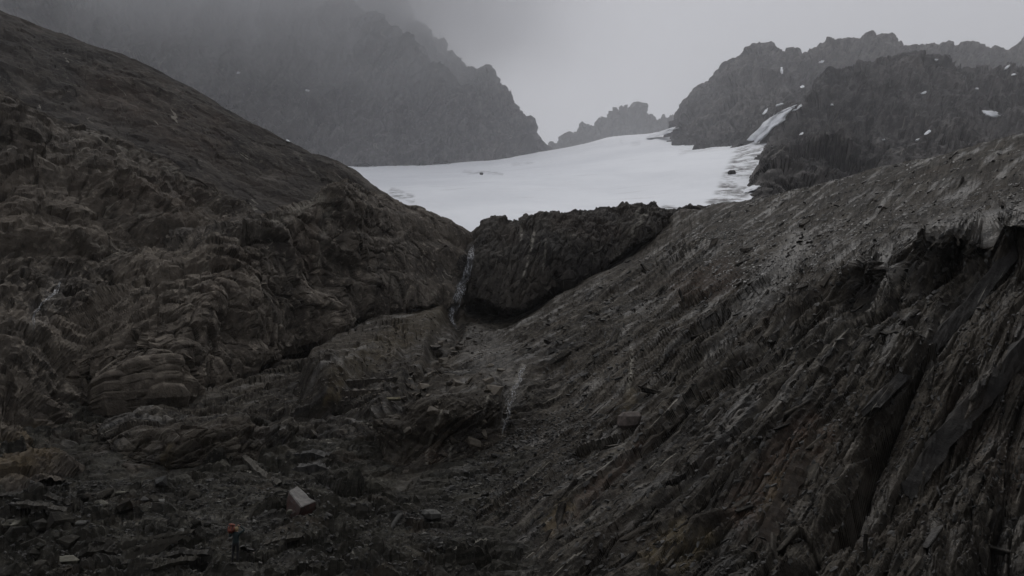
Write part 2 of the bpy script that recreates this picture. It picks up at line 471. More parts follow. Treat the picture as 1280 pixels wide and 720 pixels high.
# ---- the headwall block beside the waterfall notch
lip = ragged([(545,384,206),(600,371,198),(632,387,192),(685,364,196),(740,340,203),(790,309,212),(850,276,232),(900,268,245)], dv=3.5, dy=2.5, seed=61)
rows = [
    [(u, v + 70, Y + 22) for u, v, Y in lip],
    [(u, v + 16, Y + 18) for u, v, Y in lip],
    [(u, v + 5, Y + 11) for u, v, Y in lip],
    lip,
    [(550,335,214),(600,325,202),(640,330,199),(700,310,203),(750,300,208),(800,280,217),(850,267,235),(900,262,248)],
    [(570,312,222),(592,296,221),(610,283,220),(660,278,218),(700,272,222),(750,266,227),(800,258,234),(850,262,242),(900,260,252)],
    [(575,306,226),(592,290,225),(606,278,224),(625,272,224),(645,274,224),(662,267,225),(700,264,228),(750,262,233),(790,254,238),(815,254,240),(835,262,244),(870,262,250),(905,260,256)],
]
B = sheet(rows, [(0, 12, 1), (0, 45, -14)], nc=380, step=1.15)
N = normals(B)
d1, t1 = rock_relief(B, N, F_HEAD, [(50, 20, 12), (20, 8, 4), (8, 4, 1.8), (3.5, 1.8, 0.8), (1.8, .9, .4)], [1.6, 1.1, 0.8, 0.45, 0.2], seed=37, warp=.3, soft=1)
B = B + N * (fbm(B / 16.0, 5, 5) * 1.3 + d1 * 0.85)[..., None]
build_sheet('headwall_cliff', B, M_HEAD, dict(tone=t1, **stains(B,
    pale=[([(668,290),(662,315),(654,350)], 2.6, 0.8), ([(653,282),(651,306)], 2.2, 0.7), ([(683,300),(678,340)], 2.0, 0.5), ([(810,262),(790,292),(770,320)], 6, 0.55), ([(800,260),(782,290)], 3, 0.4), ([(700,290),(722,296)], 3, 0.5)],
    rust=[([(700,275),(760,290)], 20, 0.3)])))

# ---- the left shoulder with its undercut foot
lip = [(70,560,104),(120,535,104),(165,512,104),(215,498,107),(250,491,112),(330,456,132),(370,440,142),(400,422,150),(430,413,159),(450,399,167),(480,393,174),(500,386,180),(545,382,192),(600,378,207)]
lip = ragged(lip, 80, 6.0, 3.0, 67)
rows = [
    [(u, v + 18, Y + 20) for u, v, Y in lip],
    [(u, v + 2, Y + 12) for u, v, Y in lip],
    lip,
    [(70,445,106),(160,440,106),(250,420,115),(330,390,135),(400,370,155),(450,350,171),(500,345,184),(545,345,197),(597,345,212)],
    [(70,395,122),(160,370,118),(250,340,126),(330,310,144),(400,295,163),(450,285,179),(500,290,192),(545,305,203),(594,318,218)],
    [(70,365,150),(160,342,142),(250,302,143),(300,286,150),(340,268,156),(370,255,164),(400,243,173),(440,233,186),(480,242,196),(520,262,207),(560,279,215),(591,294,224)],
]
B = sheet(rows, [(-4, 16, 1), (-8, 60, -18)], nc=480, step=1.2)
N = normals(B)
d1, t1 = rock_relief(B, N, F_LEFT, [(60, 28, 16), (26, 12, 6), (10, 4.5, 2), (4.5, 2, 0.8), (1.8, .9, .4)], [4.4, 2.4, 1.0, 0.36, 0.12], seed=53, warp=.22, soft=2, crack=0.5)
ku = 1 - 0.65 * smooth01(430, 530, proj(B)[0])
B = B + N * (ledges(B, 11.0, 4.2, 16, -0.25) * ku + fbm(B / 26.0, 3, 15) * 2.2 * ku + d1 * ku)[..., None]
build_sheet('shoulder_cliff', B, M_LEFT, dict(tone=t1, **stains(B,
    pale=[([(412,252),(406,290),(397,330)], 5, 0.45), ([(340,276),(372,262),(402,248)], 8, 0.5), ([(300,300),(340,285)], 8, 0.25), ([(230,380),(255,340)], 16, 0.22), ([(490,350),(500,380)], 3, 0.3)],
    rust=[([(380,290),(390,330)], 26, 0.35), ([(300,330),(250,360)], 40, 0.25)])))

# ---- the left valley side: front ridge
rows = [
    [(-260,680,66),(0,650,68),(60,625,72),(110,600,82),(180,590,95),(260,570,108),(400,530,135),(520,490,170)],
    [(-260,560,76),(0,545,78),(50,548,82),(95,530,94),(180,510,108),(260,490,122),(400,450,152),(520,420,185)],
    [(-260,450,88),(0,440,96),(80,430,108),(160,420,120),(260,400,136),(400,370,168),(520,350,200)],
    [(-260,330,115),(0,335,120),(80,335,128),(160,325,138),(260,305,152),(400,292,182),(520,290,212)],
    [(-260,180,135),(0,225,138),(100,235,145),(200,260,158),(280,275,172),(400,285,195),(520,290,220)],
    [(-260,50,150),(0,118,155),(100,158,165),(200,202,180),(280,252,198),(340,286,212),(440,310,226),(520,322,238)],
]
B = sheet(rows, [(8, 20, -4), (20, 60, -30)], nc=440, step=2.1)
N = normals(B)
d1, t1 = rock_relief(B, N, F_LEFT, [(50, 26, 16), (22, 12, 6), (9, 5, 2.5), (4, 2.2, 0.9), (1.7, 1, .4)], [4.6, 2.4, 0.95, 0.34, 0.12], seed=71, warp=.22, soft=2, crack=0.5)
B = B + N * (ledges(B, 13.0, 6.0, 26, 0.2) + fbm(B / 24.0, 3, 25) * 3.4 + d1)[..., None]
build_sheet('valley_side', B, M_LEFT, dict(tone=t1, **stains(B,
    pale=[([(75,488),(95,520),(125,550)], 2.6, 0.5), ([(110,165),(200,205),(240,225)], 8, 0.25), ([(100,290),(160,320)], 12, 0.15)],
    ochre=[([(-20,575),(45,562)], 42, 0.8)], rust=[([(10,570),(45,560)], 40, 0.5), ([(170,240),(240,250)], 40, 0.3)],
    wet=[([(80,350),(40,410)], 24, 0.35)])))

# ---- the hill behind it
rows = [
    [(-260,250,180),(0,260,190),(200,290,205),(400,320,225),(580,330,240)],
    [(-260,90,220),(0,130,230),(200,180,240),(400,250,250),(580,300,256)],
    [(-260,-90,285),(0,12,290),(50,36,290),(100,58,290),(200,93,288),(300,146,284),(380,192,278),(430,208,274),(470,236,270),(520,268,266),(580,300,262)],
]
B = sheet(rows, [(10, 25, -4), (30, 90, -45)], nc=430, step=1.6)
N = normals(B)
d1, t1 = rock_relief(B, N, F_HILL, [(60, 24, 12), (24, 11, 5), (9, 5, 2.2), (4, 2.2, 0.9), (1.8, 1.0, .5)], [1.6, 0.9, 0.4, 0.2, 0.1], seed=87, warp=.25, soft=2, crack=0.5)
B = B + N * (ledges(B, 14.0, 1.3, 36, 0.3) + fbm(B / 34.0, 3, 35) * 2.2 + d1)[..., None]
build_sheet('hill', B, M_HILL, dict(tone=t1, **stains(B, pale=[([(370,190),(400,225)], 3, 0.3)], rust=[([(120,110),(260,170)], 40, 0.3)])))

# ---- the glacier
M_SNOW = NT('glacier_snow')
t = M_SNOW
c = t.mix(t.ramp(t.noise(t.pos, 0.012, 6, 0.6), 0.35, 0.7), (0.80, 0.82, 0.85), (0.70, 0.72, 0.755))
dirt = t.math('MULTIPLY', t.ramp(t.noise(t.bedded(frame((1, .25, .12), (0, -.4, .9)), np.array([40.0, 6.0, 3.0])), 1.0, 5, 0.65), 0.58, 0.76), 0.35)
c = t.mix(dirt, c, (0.36, 0.35, 0.34))
c = t.mix(t.math('MULTIPLY', t.attr('pale'), t.ramp(t.noise(t.pos, 0.12, 6, 0.7), 0.42, 0.6)), c, (0.10, 0.098, 0.10))
t.put(t.b.inputs['Base Color'], c)
t.b.inputs['Roughness'].default_value = 0.75
bp = t.add('ShaderNodeBump'); bp.inputs['Strength'].default_value = 0.4; bp.inputs['Distance'].default_value = 0.6
t.put(bp.inputs['Height'], t.noise(t.pos, 0.25, 5, 0.6)); t.l.new(bp.outputs[0], t.b.inputs['Normal'])
rows = [
    [(360,310,255),(500,300,250),(590,302,236),(660,292,240),(760,285,250),(830,285,255),(900,285,252),(950,276,262)],
    [(370,272,285),(500,270,272),(590,272,262),(660,265,266),(760,260,275),(830,258,280),(900,256,276),(944,252,284)],
    [(375,250,330),(520,248,310),(600,246,310),(700,242,325),(800,238,335),(900,232,322),(950,228,330)],
    [(375,228,430),(520,226,420),(600,222,425),(680,214,440),(800,204,440),(900,200,410),(965,190,400)],
    [(375,214,560),(450,213,560),(520,213,560),(600,208,570),(690,198,590),(760,187,590),(830,180,570),(900,182,520),(985,162,500)],
    [(375,206,720),(450,207,720),(520,206,720),(600,202,730),(683,190,760),(730,180,800),(765,172,820),(810,168,820),(850,160,800),(900,160,720),(975,146,640)],
]
B = sheet(rows, [(0, 60, 4), (0, 300, -30)], nc=420, step=1.8)
N = normals(B)
B = B + N * (fbm(B / 60.0, 4, 45) * 2.0 + fbm(B / 9.0, 3, 47) * 0.35)[..., None]
build_sheet('glacier', B, M_SNOW.m, smooth=True, attrs=dict(tone=ZERO(B), **stains(B, pale=[
    ([(930,190),(905,245)], 16, 1.0), ([(955,170),(935,215)], 10, 0.9), ([(890,255),(930,240)], 12, 0.9), ([(490,240),(515,248)], 7, 0.8), ([(830,262),(858,268)], 8, 1.0),
    ([(580,215),(628,217)], 2.2, 0.6), ([(850,190),(940,178)], 5, 0.35), ([(640,206),(665,203)], 2, 0.5), ([(775,178),(800,180)], 2, 0.5)])))

# ---- far mountains
def mountain(name, rows, behind, nc, seed, fr, big, step=1.5, mat=M_MOUNT, sizes=None, amps=None, rid=0.0, keep=None, **st):
    B = sheet(rows, behind, nc=nc, step=step)
    N = normals(B)
    d1, t1 = rock_relief(B, N, fr, sizes, amps, seed=seed)
    D = fbm(B / (big[0] * np.array([0.8, 0.8, 2.6])), 4, seed + 3, ridged=True) * big[1] * 1.3 + d1 + fbm(B / 7.0, 3, seed + 5) * 0.35
    u_, _, _ = proj(B)
    if keep is not None: D = D * smooth01(keep[0], keep[1], u_)
    B = B + N * D[..., None]
    B[..., 2] += rid * fbm(B / np.array([14.0, 14.0, 40.0]), 3, seed + 9, ridged=True)
    return build_sheet(name, B, mat, dict(tone=t1, **stains(B, **st)))

mountain('misty_mountain', [
    [(-320,330,560),(100,300,600),(300,250,640),(440,222,680),(560,214,690),(683,200,720),(740,196,760)],
    [(-320,120,640),(100,140,680),(300,150,700),(440,160,720),(560,160,735),(640,172,745),(700,191,770)],
    [(-320,-80,740),(100,-40,760),(300,-10,770),(440,40,780),(560,112,780),(640,150,775),(695,190,780)],
    [(-320,-420,940),(100,-360,940),(300,-240,930),(400,-140,900),(440,-80,880),(480,-10,850),(500,38,840),(530,57,832),(560,74,825),(600,97,810),(635,127,800),(660,152,790),(683,187,780),(700,195,780)],
], [(0, 60, -10), (0, 300, -160)], 430, 101, F_MOUNT, (110.0, 16.0), step=2.8, sizes=[(150, 60, 34), (60, 26, 14), (24, 10, 6)], amps=[15, 8, 3.5], keep=(715, 610))

mountain('mountain_spur', [
    [(150,300,690),(300,260,640),(400,230,630),(500,215,640),(600,208,660),(665,205,690)],
    [(150,160,760),(300,140,700),(400,135,685),(480,140,690),(560,165,700),(640,190,710),(670,205,715)],
    [(150,20,860),(300,0,790),(400,5,750),(470,25,735),(505,52,735),(532,72,735),(556,105,735),(590,145,735),(630,185,735),(660,210,735)],
], [(20, 40, -20), (40, 90, -90)], 300, 117, F_MOUNT, (80.0, 9.0), sizes=[(90, 40, 24), (40, 18, 10), (17, 8, 4)], amps=[9, 5, 2.4])

jag = [(672,196),(690,186),(700,182),(712,172),(722,166),(728,159),(734,158),(740,163),(752,155),(760,150),(768,144),(777,141),(783,143),(790,139),(798,137),(804,144),(812,149),(822,151),(832,152),(845,147),(862,152),(890,160)]
mountain('jagged_ridge', [
    [(660,215,1000),(760,200,1000),(900,190,1000)],
    [(u, v + 16, 1060) for u, v in jag[::3]],
    [(u, v, 1100) for u, v in jag],
], [(0, 20, -6), (0, 100, -80)], 300, 131, F_MOUNT, (60.0, 5.0), step=0.9, sizes=[(70, 16, 12), (30, 9, 6)], amps=[6, 4], rid=4.0)

top = [(835,190),(846,160),(852,146),(862,131),(880,115),(895,104),(906,93),(918,82),(930,73),(942,67),(957,64),(966,72),(978,77),(990,75),(1010,70),(1022,62),(1035,57),(1050,52),(1066,55),(1078,52),(1090,54),(1100,48),(1112,50),(1120,55),(1150,59),(1180,63),(1205,60),(1225,63),(1245,67),(1256,72),(1264,64),(1280,53),(1420,10)]
mountain('buttress_mountain', [
    [(825,222,520),(850,215,505),(880,208,495),(950,192,480),(1100,200,540),(1420,200,600)],
    [(836,195,560),(850,189,535),(900,181,515),(950,167,505),(1000,140,620),(1100,130,660),(1250,130,690),(1420,130,700)],
    [(838,182,640),(852,155,610),(900,130,620),(960,105,640),(1060,90,700),(1160,92,730),(1280,95,750),(1420,80,760)],
    [(u, v, 740 + (u - 835) * 0.12) for u, v in top],
], [(0, 30, -8), (0, 150, -110)], 430, 149, F_MOUNT, (90.0, 5.0), step=1.5, sizes=[(90, 36, 20), (36, 15, 8), (15, 7, 3.5)], amps=[5, 2.8, 1.3], rid=0.4)

top = [(918,262),(938,232),(952,200),(962,178),(975,160),(988,148),(1004,134),(1014,120),(1025,108),(1040,97),(1060,95),(1090,88),(1130,80),(1180,82),(1230,86),(1280,88),(1450,70)]
mountain('dark_mountain', [
    [(880,300,250),(915,292,250),(950,286,252),(1000,278,262),(1100,270,300),(1280,260,310),(1450,250,310)],
    [(897,278,275),(928,255,280),(965,234,295),(1005,222,320),(1100,212,350),(1280,200,360),(1450,190,360)],
    [(912,268,340),(950,214,370),(982,184,400),(1015,170,420),(1100,150,440),(1280,140,450),(1450,130,450)],
    [(u, v, 500 + (u - 915) * 0.1) for u, v in top],
], [(10, 30, -10), (20, 120, -90)], 420, 163, F_MOUNT, (70.0, 6.0), step=1.5, sizes=[(80, 36, 22), (34, 16, 10), (14, 7, 4.5)], amps=[5, 3.2, 1.6], rid=0.0, keep=(905, 1010))

# ---- the valley floor, running back under the camera
def rbf_floor():
    pts = [(0,720,46),(150,720,47),(290,704,52),(450,720,48),(600,720,50),(-150,720,46),(0,690,52),(375,648,63),(200,652,60),(60,645,61),(480,660,60),
           (560,645,66),(620,572,86),(655,535,97),(450,612,76),(300,600,72),(200,600,76),(100,600,74),(130,575,80),(100,530,96),(90,500,102),(560,690,56),(700,650,70),(-200,640,64)]
    c = [px(*p) for p in pts]
    c += [np.array(w, float) for w in [(0,0,8.4),(-20,0,8.6),(20,0,8.5),(0,14,6.0),(-20,14,6.0),(25,14,6.5),(0,30,1.6),(-25,30,1.4),(22,30,2.0),(0,-30,11),(-40,-30,13),(40,-30,13),
          (-45,30,4),(45,30,3),(40,60,0),(-60,60,8),(-60,0,10),(60,0,9)]]
    return np.array(c)
C_ = rbf_floor()
A_ = np.linalg.norm(C_[:, None, :2] - C_[None, :, :2], axis=-1)
n_ = len(C_)
S_ = np.zeros((n_ + 3, n_ + 3)); S_[:n_, :n_] = -A_ + np.eye(n_) * -1.0
S_[:n_, n_] = S_[n_, :n_] = 1
S_[:n_, n_ + 1:] = C_[:, :2]; S_[n_ + 1:, :n_] = C_[:, :2].T
W_ = np.linalg.solve(S_, np.concatenate([C_[:, 2], [0, 0, 0]]))
def floor_z(x, y):
    d = np.sqrt((x[..., None] - C_[:, 0]) ** 2 + (y[..., None] - C_[:, 1]) ** 2)
    return -(d @ W_[:n_]) + W_[n_] + W_[n_ + 1] * x + W_[n_ + 2] * y
ys = np.concatenate([np.linspace(-40, 40, 40, endpoint=False), 40 + (np.linspace(0, 1, 235) ** 1.25) * 70])
xs = np.linspace(-0.86, 0.28, 560)
YY, XX = np.meshgrid(ys, xs, indexing='ij')
GX = XX * np.maximum(YY, 40) * 0.92
gz = floor_z(GX, YY)
B = np.stack([GX, YY, gz], -1)
N = normals(B)
d2, t2 = rock_relief(B, N, F_RAMP, [(7, 4, 1.4), (2.6, 1.5, 0.5), (1.0, .6, .25)], [0.34, 0.22, 0.13], seed=201)
gu, gv, gf = proj(B)
# broken ledges of bedrock stick out of the scree bottom left
led = smooth01(-0.12, 0.18, fbm(B / 9.0, 3, 205) + 0.25 * smooth01(330, 180, gu) * smooth01(620, 680, gv))
d3, t3 = rock_relief(B, N, F_RAMP, [(12, 5, 1.2), (5, 2.5, 0.5)], [1.5, 0.8], seed=219)
B = B + N * (d2 + led * (d3 + 0.3) + fbm(B / 0.7, 3, 209) * 0.09 + fbm(B / 6.0, 3, 211) * 0.35)[..., None]
build_sheet('ground', B, M_GROUND, dict(tone=t2, **stains(B,
    pale=[([(150,655),(215,650),(260,647),(310,646)], 1.8, 0.6), ([(0,656),(22,655),(45,647)], 2.6, 0.6)])))

# ---- unseen cliff past the right edge, added to block sky light on the slope
tt, hh = np.meshgrid(np.linspace(14, 150, 60), np.linspace(0, 1, 40), indexing='xy')
B = np.stack([0.71 * tt + 3 + hh * 70 + 0.12 * tt, tt + hh * 25, -4 + 0.42 * tt * (tt / 150) + hh * (70 + 0.55 * tt)], -1)
N = normals(B); N = np.where(N[..., :1] > 0, -N, N)
d1, t1 = rock_relief(B, N, F_RIGHT, [(34, 14, 6), (13, 6, 3)], [1.6, 0.8], seed=311)
build_sheet('shading_cliff', B + N * (d1 + fbm(B / 20.0, 3, 313) * 1.5)[..., None], M_RIGHT, dict(tone=t1, **stains(B)))

# far ground sheet under everything
me = bpy.data.meshes.new('valley_base')
me.from_pydata([(-1500,-600,-30),(1500,-600,-30),(1500,1640,-30),(-1500,1640,-30)], [], [(0,1,2,3)])
me.materials.append(M_GROUND)
o = bpy.data.objects.new('valley_base', me); o['kind'] = 'structure'; col.objects.link(o)

# ---- the opposite valley side, behind the camera
gx = np.linspace(-420, 420, 120); gy = np.linspace(-38, -330, 60)
YY, XX = np.meshgrid(gy, gx, indexing='ij')
dd = -38 - YY
ZZ = 9 + 0.0 * XX + 0.55 * dd * smooth01(-10, 60, dd) + 0.10 * np.abs(XX) * smooth01(0, 120, dd)
B = np.stack([XX, YY, ZZ], -1)[:, ::-1]
N = normals(B); N[N[..., 2] < 0] *= -1
d1, t1 = rock_relief(B, N, F_HILL, [(34, 14, 6), (13, 8, 5)], [2.0, 1.0], seed=301)
B = B + N * (fbm(B / 40.0, 4, 303) * 7 + d1)[..., None]
build_sheet('opposite_valley_side', B, M_HILL, dict(tone=t1, **stains(B)))
del SHEETS['opposite_valley_side']

# ================================================================ what lies where, seen from the camera
AP = np.concatenate([P.reshape(-1, 3) for P in SHEETS.values()])
AN = np.concatenate([normals(P).reshape(-1, 3) for P in SHEETS.values()])
au, av, af = proj(AP)
ok = (au > -40) & (au < 1320) & (av > -40) & (av < 760) & (af > 5)
ids = np.nonzero(ok)[0]
ids = ids[np.argsort(-af[ids])]
ZB = np.full((400, 680), -1, np.int64)
ZB[((av[ids] + 40) / 2).astype(int), ((au[ids] + 40) / 2).astype(int)] = ids

ZD = np.where(ZB >= 0, af[ZB], 1e9)
ZM = ZD.copy()
for di in (-1, 0, 1):
    for dj in (-1, 0, 1):
        ZM = np.minimum(ZM, np.roll(np.roll(ZD, di, 0), dj, 1))

def hit(u, v):
    """the surface place and normal seen at photograph pixel (u, v)"""
    i, j = min(397, max(2, int((v + 40) / 2))), min(677, max(2, int((u + 40) / 2)))
    for r in (2, 5):
        w = ZB[max(0, i - r):i + r + 1, max(0, j - r):j + r + 1].ravel()
        w = w[w >= 0]
        if len(w): break
    w = w[af[w] < af[w].min() * 1.04]
    best = w[np.argmin((au[w] - u) ** 2 + (av[w] - v) ** 2)]
    return px(u, v, AP[best][1]), AN[best]

def tag(o, label=None, cat=None, group=None, kind=None):
    for k, x in (('label', label), ('category', cat), ('group', group), ('kind', kind)):
        if x: o[k] = x
    return o

def mesh_obj(name, verts, faces, mat, parent=None, smooth=False, loc=None):
    me = bpy.data.meshes.new(name)
    me.from_pydata([tuple(map(float, x)) for x in verts], [], [tuple(map(int, f)) for f in faces])
    if smooth:
        me.polygons.foreach_set('use_smooth', [True] * len(me.polygons))
    me.materials.append(mat)
    o = bpy.data.objects.new(name, me)
    if loc is not None: o.location = loc
    col.objects.link(o)
    if parent is not None: o.parent = parent
    return o

# ---------------------------------------------------------------- stones
def stone_material(name, dark, light, rough=0.75):
    t = NT(name)
    oi = t.add('ShaderNodeObjectInfo').outputs['Random']
    rnd = t.add('ShaderNodeNewGeometry').outputs['Random Per Island']
    k = t.math('FRACT', t.math('ADD', t.math('MULTIPLY', oi, 7.3), rnd))
    g = t.noise(t.pos, 2.2, 6, 0.65)
    c = t.mix(t.ramp(k, 0.1, 1.0), dark, light)
    c = t.mix(t.math('MULTIPLY', t.ramp(g, 0.45, 0.75), 0.5), c, tuple(min(1, x * 1.9) for x in light))
    c = t.mix(t.math('MULTIPLY', t.ramp(g, 0.5, 0.3), 0.6), c, tuple(x * 0.5 for x in dark))
    t.put(t.b.inputs['Base Color'], c)
    t.b.inputs['Roughness'].default_value = rough
    t.b.inputs['Specular IOR Level'].default_value = 0.25
    bp = t.add('ShaderNodeBump'); bp.inputs['Strength'].default_value = 0.5; bp.inputs['Distance'].default_value = 0.05
    t.put(bp.inputs['Height'], t.noise(t.pos, 7.0, 4, 0.6)); t.l.new(bp.outputs[0], t.b.inputs['Normal'])
    return t.m
S_DARK = stone_material('dark_stone', (0.014, 0.014, 0.013), (0.052, 0.050, 0.047))
S_GREY = stone_material('grey_stone', (0.025, 0.025, 0.023), (0.10, 0.098, 0.09))
S_CHIP = stone_material('crest_chip', (0.02, 0.019, 0.017), (0.17, 0.165, 0.155), 0.55)
S_BROWN = stone_material('brown_stone', (0.022, 0.018, 0.014), (0.09, 0.077, 0.06))

import bmesh
def hull_proto(seed, dims, n=11):
    r = np.random.default_rng(seed)
    pts = r.uniform(-1, 1, (n, 3))
    pts /= np.maximum(np.abs(pts).max(1, keepdims=True), 0.75) ** 0.9
    pts = pts * np.array(dims) * 0.5
    bm = bmesh.new()
    vs = [bm.verts.new(p) for p in pts]
    res = bmesh.ops.convex_hull(bm, input=vs)
    loose = [v for v in bm.verts if not v.link_faces]
    bmesh.ops.delete(bm, geom=loose, context='VERTS')
    bmesh.ops.triangulate(bm, faces=bm.faces[:])
    bmesh.ops.recalc_face_normals(bm, faces=bm.faces[:])
    bm.verts.index_update()
    V = np.array([v.co[:] for v in bm.verts]); F = np.array([[v.index for v in f.verts] for f in bm.faces])
    bm.free()
    return V, F
def slab_proto(seed, dims, jit=0.16, bev=0.1):
    r = np.random.default_rng(seed)
    bm = bmesh.new(); bmesh.ops.create_cube(bm, size=1.0)
    for v in bm.verts:
        v.co = Vector((v.co.x * dims[0] * (1 + r.uniform(-jit, jit)), v.co.y * dims[1] * (1 + r.uniform(-2 * jit, 2 * jit)), v.co.z * dims[2] * (1 + r.uniform(-jit, jit)))) + Vector((r.uniform(-jit, jit) * dims[0], 0, 0))
    bmesh.ops.bevel(bm, geom=bm.edges[:], offset=bev * min(dims[1], dims[2] * 2.5), segments=1, affect='EDGES', clamp_overlap=True)
    bmesh.ops.triangulate(bm, faces=bm.faces[:])
    bm.verts.index_update()
    V = np.array([v.co[:] for v in bm.verts]); F = np.array([[v.index for v in f.verts] for f in bm.faces])
    bm.free()
    return V, F
SLABS = [slab_proto(500 + i, (1.0, random.uniform(.12, .26), random.uniform(.06, .12))) for i in range(14)]
BLOCKS = [hull_proto(300 + i, (1.0, random.uniform(.6, .95), random.uniform(.4, .7))) for i in range(14)]
PLATES = [hull_proto(400 + i, (1.0, random.uniform(.32, .5), random.uniform(.12, .22)), 12) for i in range(14)]

def rot_to(n, yaw, along=None):
    n = n / np.linalg.norm(n)
    a = np.array(along, float) if along is not None else np.array([math.cos(yaw), math.sin(yaw), 0.1])
    a = a - n * a.dot(n); a /= np.linalg.norm(a)
    return np.stack([a, np.cross(n, a), n], 1)

def pick(sheet_name, poly, n, seed):
    """random places of a surface inside a photograph polygon, spread evenly over the picture, facing the camera"""
    P = SHEETS[sheet_name]; Nn = normals(P)
    u, v, f = proj(P)
    P = P.reshape(-1, 3); Nn = Nn.reshape(-1, 3); u = u.ravel(); v = v.ravel(); f = f.ravel()
    inside = np.zeros(len(u), bool)
    k = len(poly)
    for i in range(k):
        (x1, y1), (x2, y2) = poly[i], poly[(i + 1) % k]
        cond = ((y1 > v) != (y2 > v))
        xi = (x2 - x1) * (v - y1) / ((y2 - y1) + 1e-12) + x1
        inside ^= cond & (u < xi)
    inside &= f < ZM[np.clip(((v + 40) / 2).astype(int), 0, 399), np.clip(((u + 40) / 2).astype(int), 0, 679)] * 1.04
    idx = np.nonzero(inside)[0]
    if not len(idx): return P[:0], Nn[:0], f[:0]
    r = np.random.default_rng(seed)
    idx = r.choice(idx, n)
    return P[idx], Nn[idx], f[idx]

def scree(name, label, cat, spots, mat, protos, size, seed, along=None, flat=0.5, sink=0.2):
    """one mass of small stones nobody could count"""
    r = np.random.default_rng(seed)
    Vs, Fs = [], []; off = 0
    for P, Nn, f in spots:
        for p, n, d in zip(P, Nn, f):
            V, F = protos[r.integers(len(protos))]
            s = size[0] * (size[1] / size[0]) ** (r.random() ** 1.7) * d / FPX
            nn = n * (1 - flat) + np.array([0, 0, 1.0]) * flat + r.normal(0, .22, 3)
            al = None if along is None else along + r.normal(0, .25, 3) * np.linalg.norm(along)
            M = rot_to(nn, r.uniform(0, 6.28), al)
            W = (V * s) @ M.T + p + n * s * (0.2 - sink)
            Vs.append(W); Fs.append(F + off); off += len(W)
    V = np.concatenate(Vs).astype(np.float32); F = np.concatenate(Fs).astype(np.int32)
    me = bpy.data.meshes.new(name)
    me.vertices.add(len(V)); me.vertices.foreach_set('co', V.reshape(-1))
    me.loops.add(F.size); me.polygons.add(len(F))
    me.loops.foreach_set('vertex_index', F.reshape(-1))
    me.polygons.foreach_set('loop_start', np.arange(0, F.size, 3, dtype=np.int32))
    me.polygons.foreach_set('loop_total', np.full(len(F), 3, np.int32))
    me.polygons.foreach_set('use_smooth', np.zeros(len(F), bool))
    me.update(calc_edges=True)
    me.materials.append(mat)
    o = bpy.data.objects.new(name, me); col.objects.link(o)
    return tag(o, label, cat, kind='stuff')

FLOOR = [(0,590),(140,600),(300,600),(420,600),(520,640),(620,545),(660,520),(660,560),(600,640),(590,720),(0,720)]
GULLY = [(430,610),(560,600),(640,540),(720,500),(760,520),(700,600),(620,680),(590,720),(440,720)]
RIGHT = [(640,440),(760,340),(900,270),(1280,180),(1280,720),(600,720),(700,600),(740,520)]
CREST = [(860,275),(960,245),(1100,212),(1280,175),(1280,275),(1150,300),(1060,340),(940,380),(880,340)]
RAMP = [(300,500),(400,440),(480,400),(560,390),(620,400),(600,460),(520,500),(420,520)]
MIDDLE = [(420,520),(560,480),(640,420),(760,340),(860,300),(900,400),(760,520),(640,560),(460,600)]
scree('floor_scree', 'loose dark scree spread over the valley floor', 'scree',
      [pick('ground', FLOOR, 8000, 1), pick('rock_slope', GULLY, 3500, 2)], S_DARK, BLOCKS, (0.8, 6.5), 3)
scree('pale_scree', 'paler grey chips scattered among the valley floor scree', 'scree',
      [pick('ground', FLOOR, 2400, 4), pick('rock_slope', GULLY, 1100, 5)], S_GREY, BLOCKS, (0.7, 5.0), 6)
scree('slope_flakes', 'thin rock flakes lying along the bedding of the right slope', 'rock flakes',
      [pick('rock_slope', RIGHT, 6500, 7)], S_DARK, PLATES, (2.0, 14.0), 8, along=STRIKE, flat=0.15, sink=0.1)
scree('crest_flakes', 'wet grey rock flakes littering the crest of the right slope', 'rock flakes',
      [pick('rock_slope', CREST, 6000, 9)], S_CHIP, PLATES, (1.6, 7.5), 10, along=STRIKE, flat=0.0, sink=0.12)
scree('ramp_rubble', 'broken rubble on the ramp below the left shoulder', 'rubble',
      [pick('rock_slope', RAMP, 2200, 11), pick('rock_slope', MIDDLE, 2600, 12)], S_BROWN, BLOCKS, (0.8, 5.5), 13)

# ---- stones one can tell apart
def stone_meshes(name, protos, mat):
    out = []
    for V, F in protos:
        me = bpy.data.meshes.new(name)
        me.from_pydata([tuple(map(float, v)) for v in V], [], [tuple(map(int, f)) for f in F])
        me.materials.append(mat)
        out.append(me)
    return out
def put_stones(name, label, cat, group, spots, meshes, size, seed, along=None, flat=0.6, parent=None, spread=.25, lift=0.08):
    r = np.random.default_rng(seed)
    P, Nn, f = spots
    for p, n, d in zip(P, Nn, f):
        o = bpy.data.objects.new(name, meshes[r.integers(len(meshes))])
        s = size[0] * (size[1] / size[0]) ** (r.random() ** 1.5) * d / FPX
        nn = n * (1 - flat) + np.array([0, 0, 1.0]) * flat + r.normal(0, .15, 3)
        al = None if along is None else along / np.linalg.norm(along) + r.normal(0, spread, 3)
        M = rot_to(nn, r.uniform(0, 6.28), al)
        o.matrix_world = Matrix.Translation(Vector(p + n * s * lift)) @ Matrix(M.tolist()).to_4x4() @ Matrix.Diagonal((s, s * r.uniform(.8, 1.3), s * r.uniform(.8, 1.3), 1))
        col.objects.link(o)
        if parent is not None: o.parent = parent
        else: tag(o, label, cat, group)
BG, BD, BB = stone_meshes('stone', BLOCKS, S_GREY), stone_meshes('stone', BLOCKS, S_DARK), stone_meshes('stone', BLOCKS, S_BROWN)
PD, PG = stone_meshes('slab', SLABS, M_RIGHT), stone_meshes('slab', SLABS, M_RIGHT)
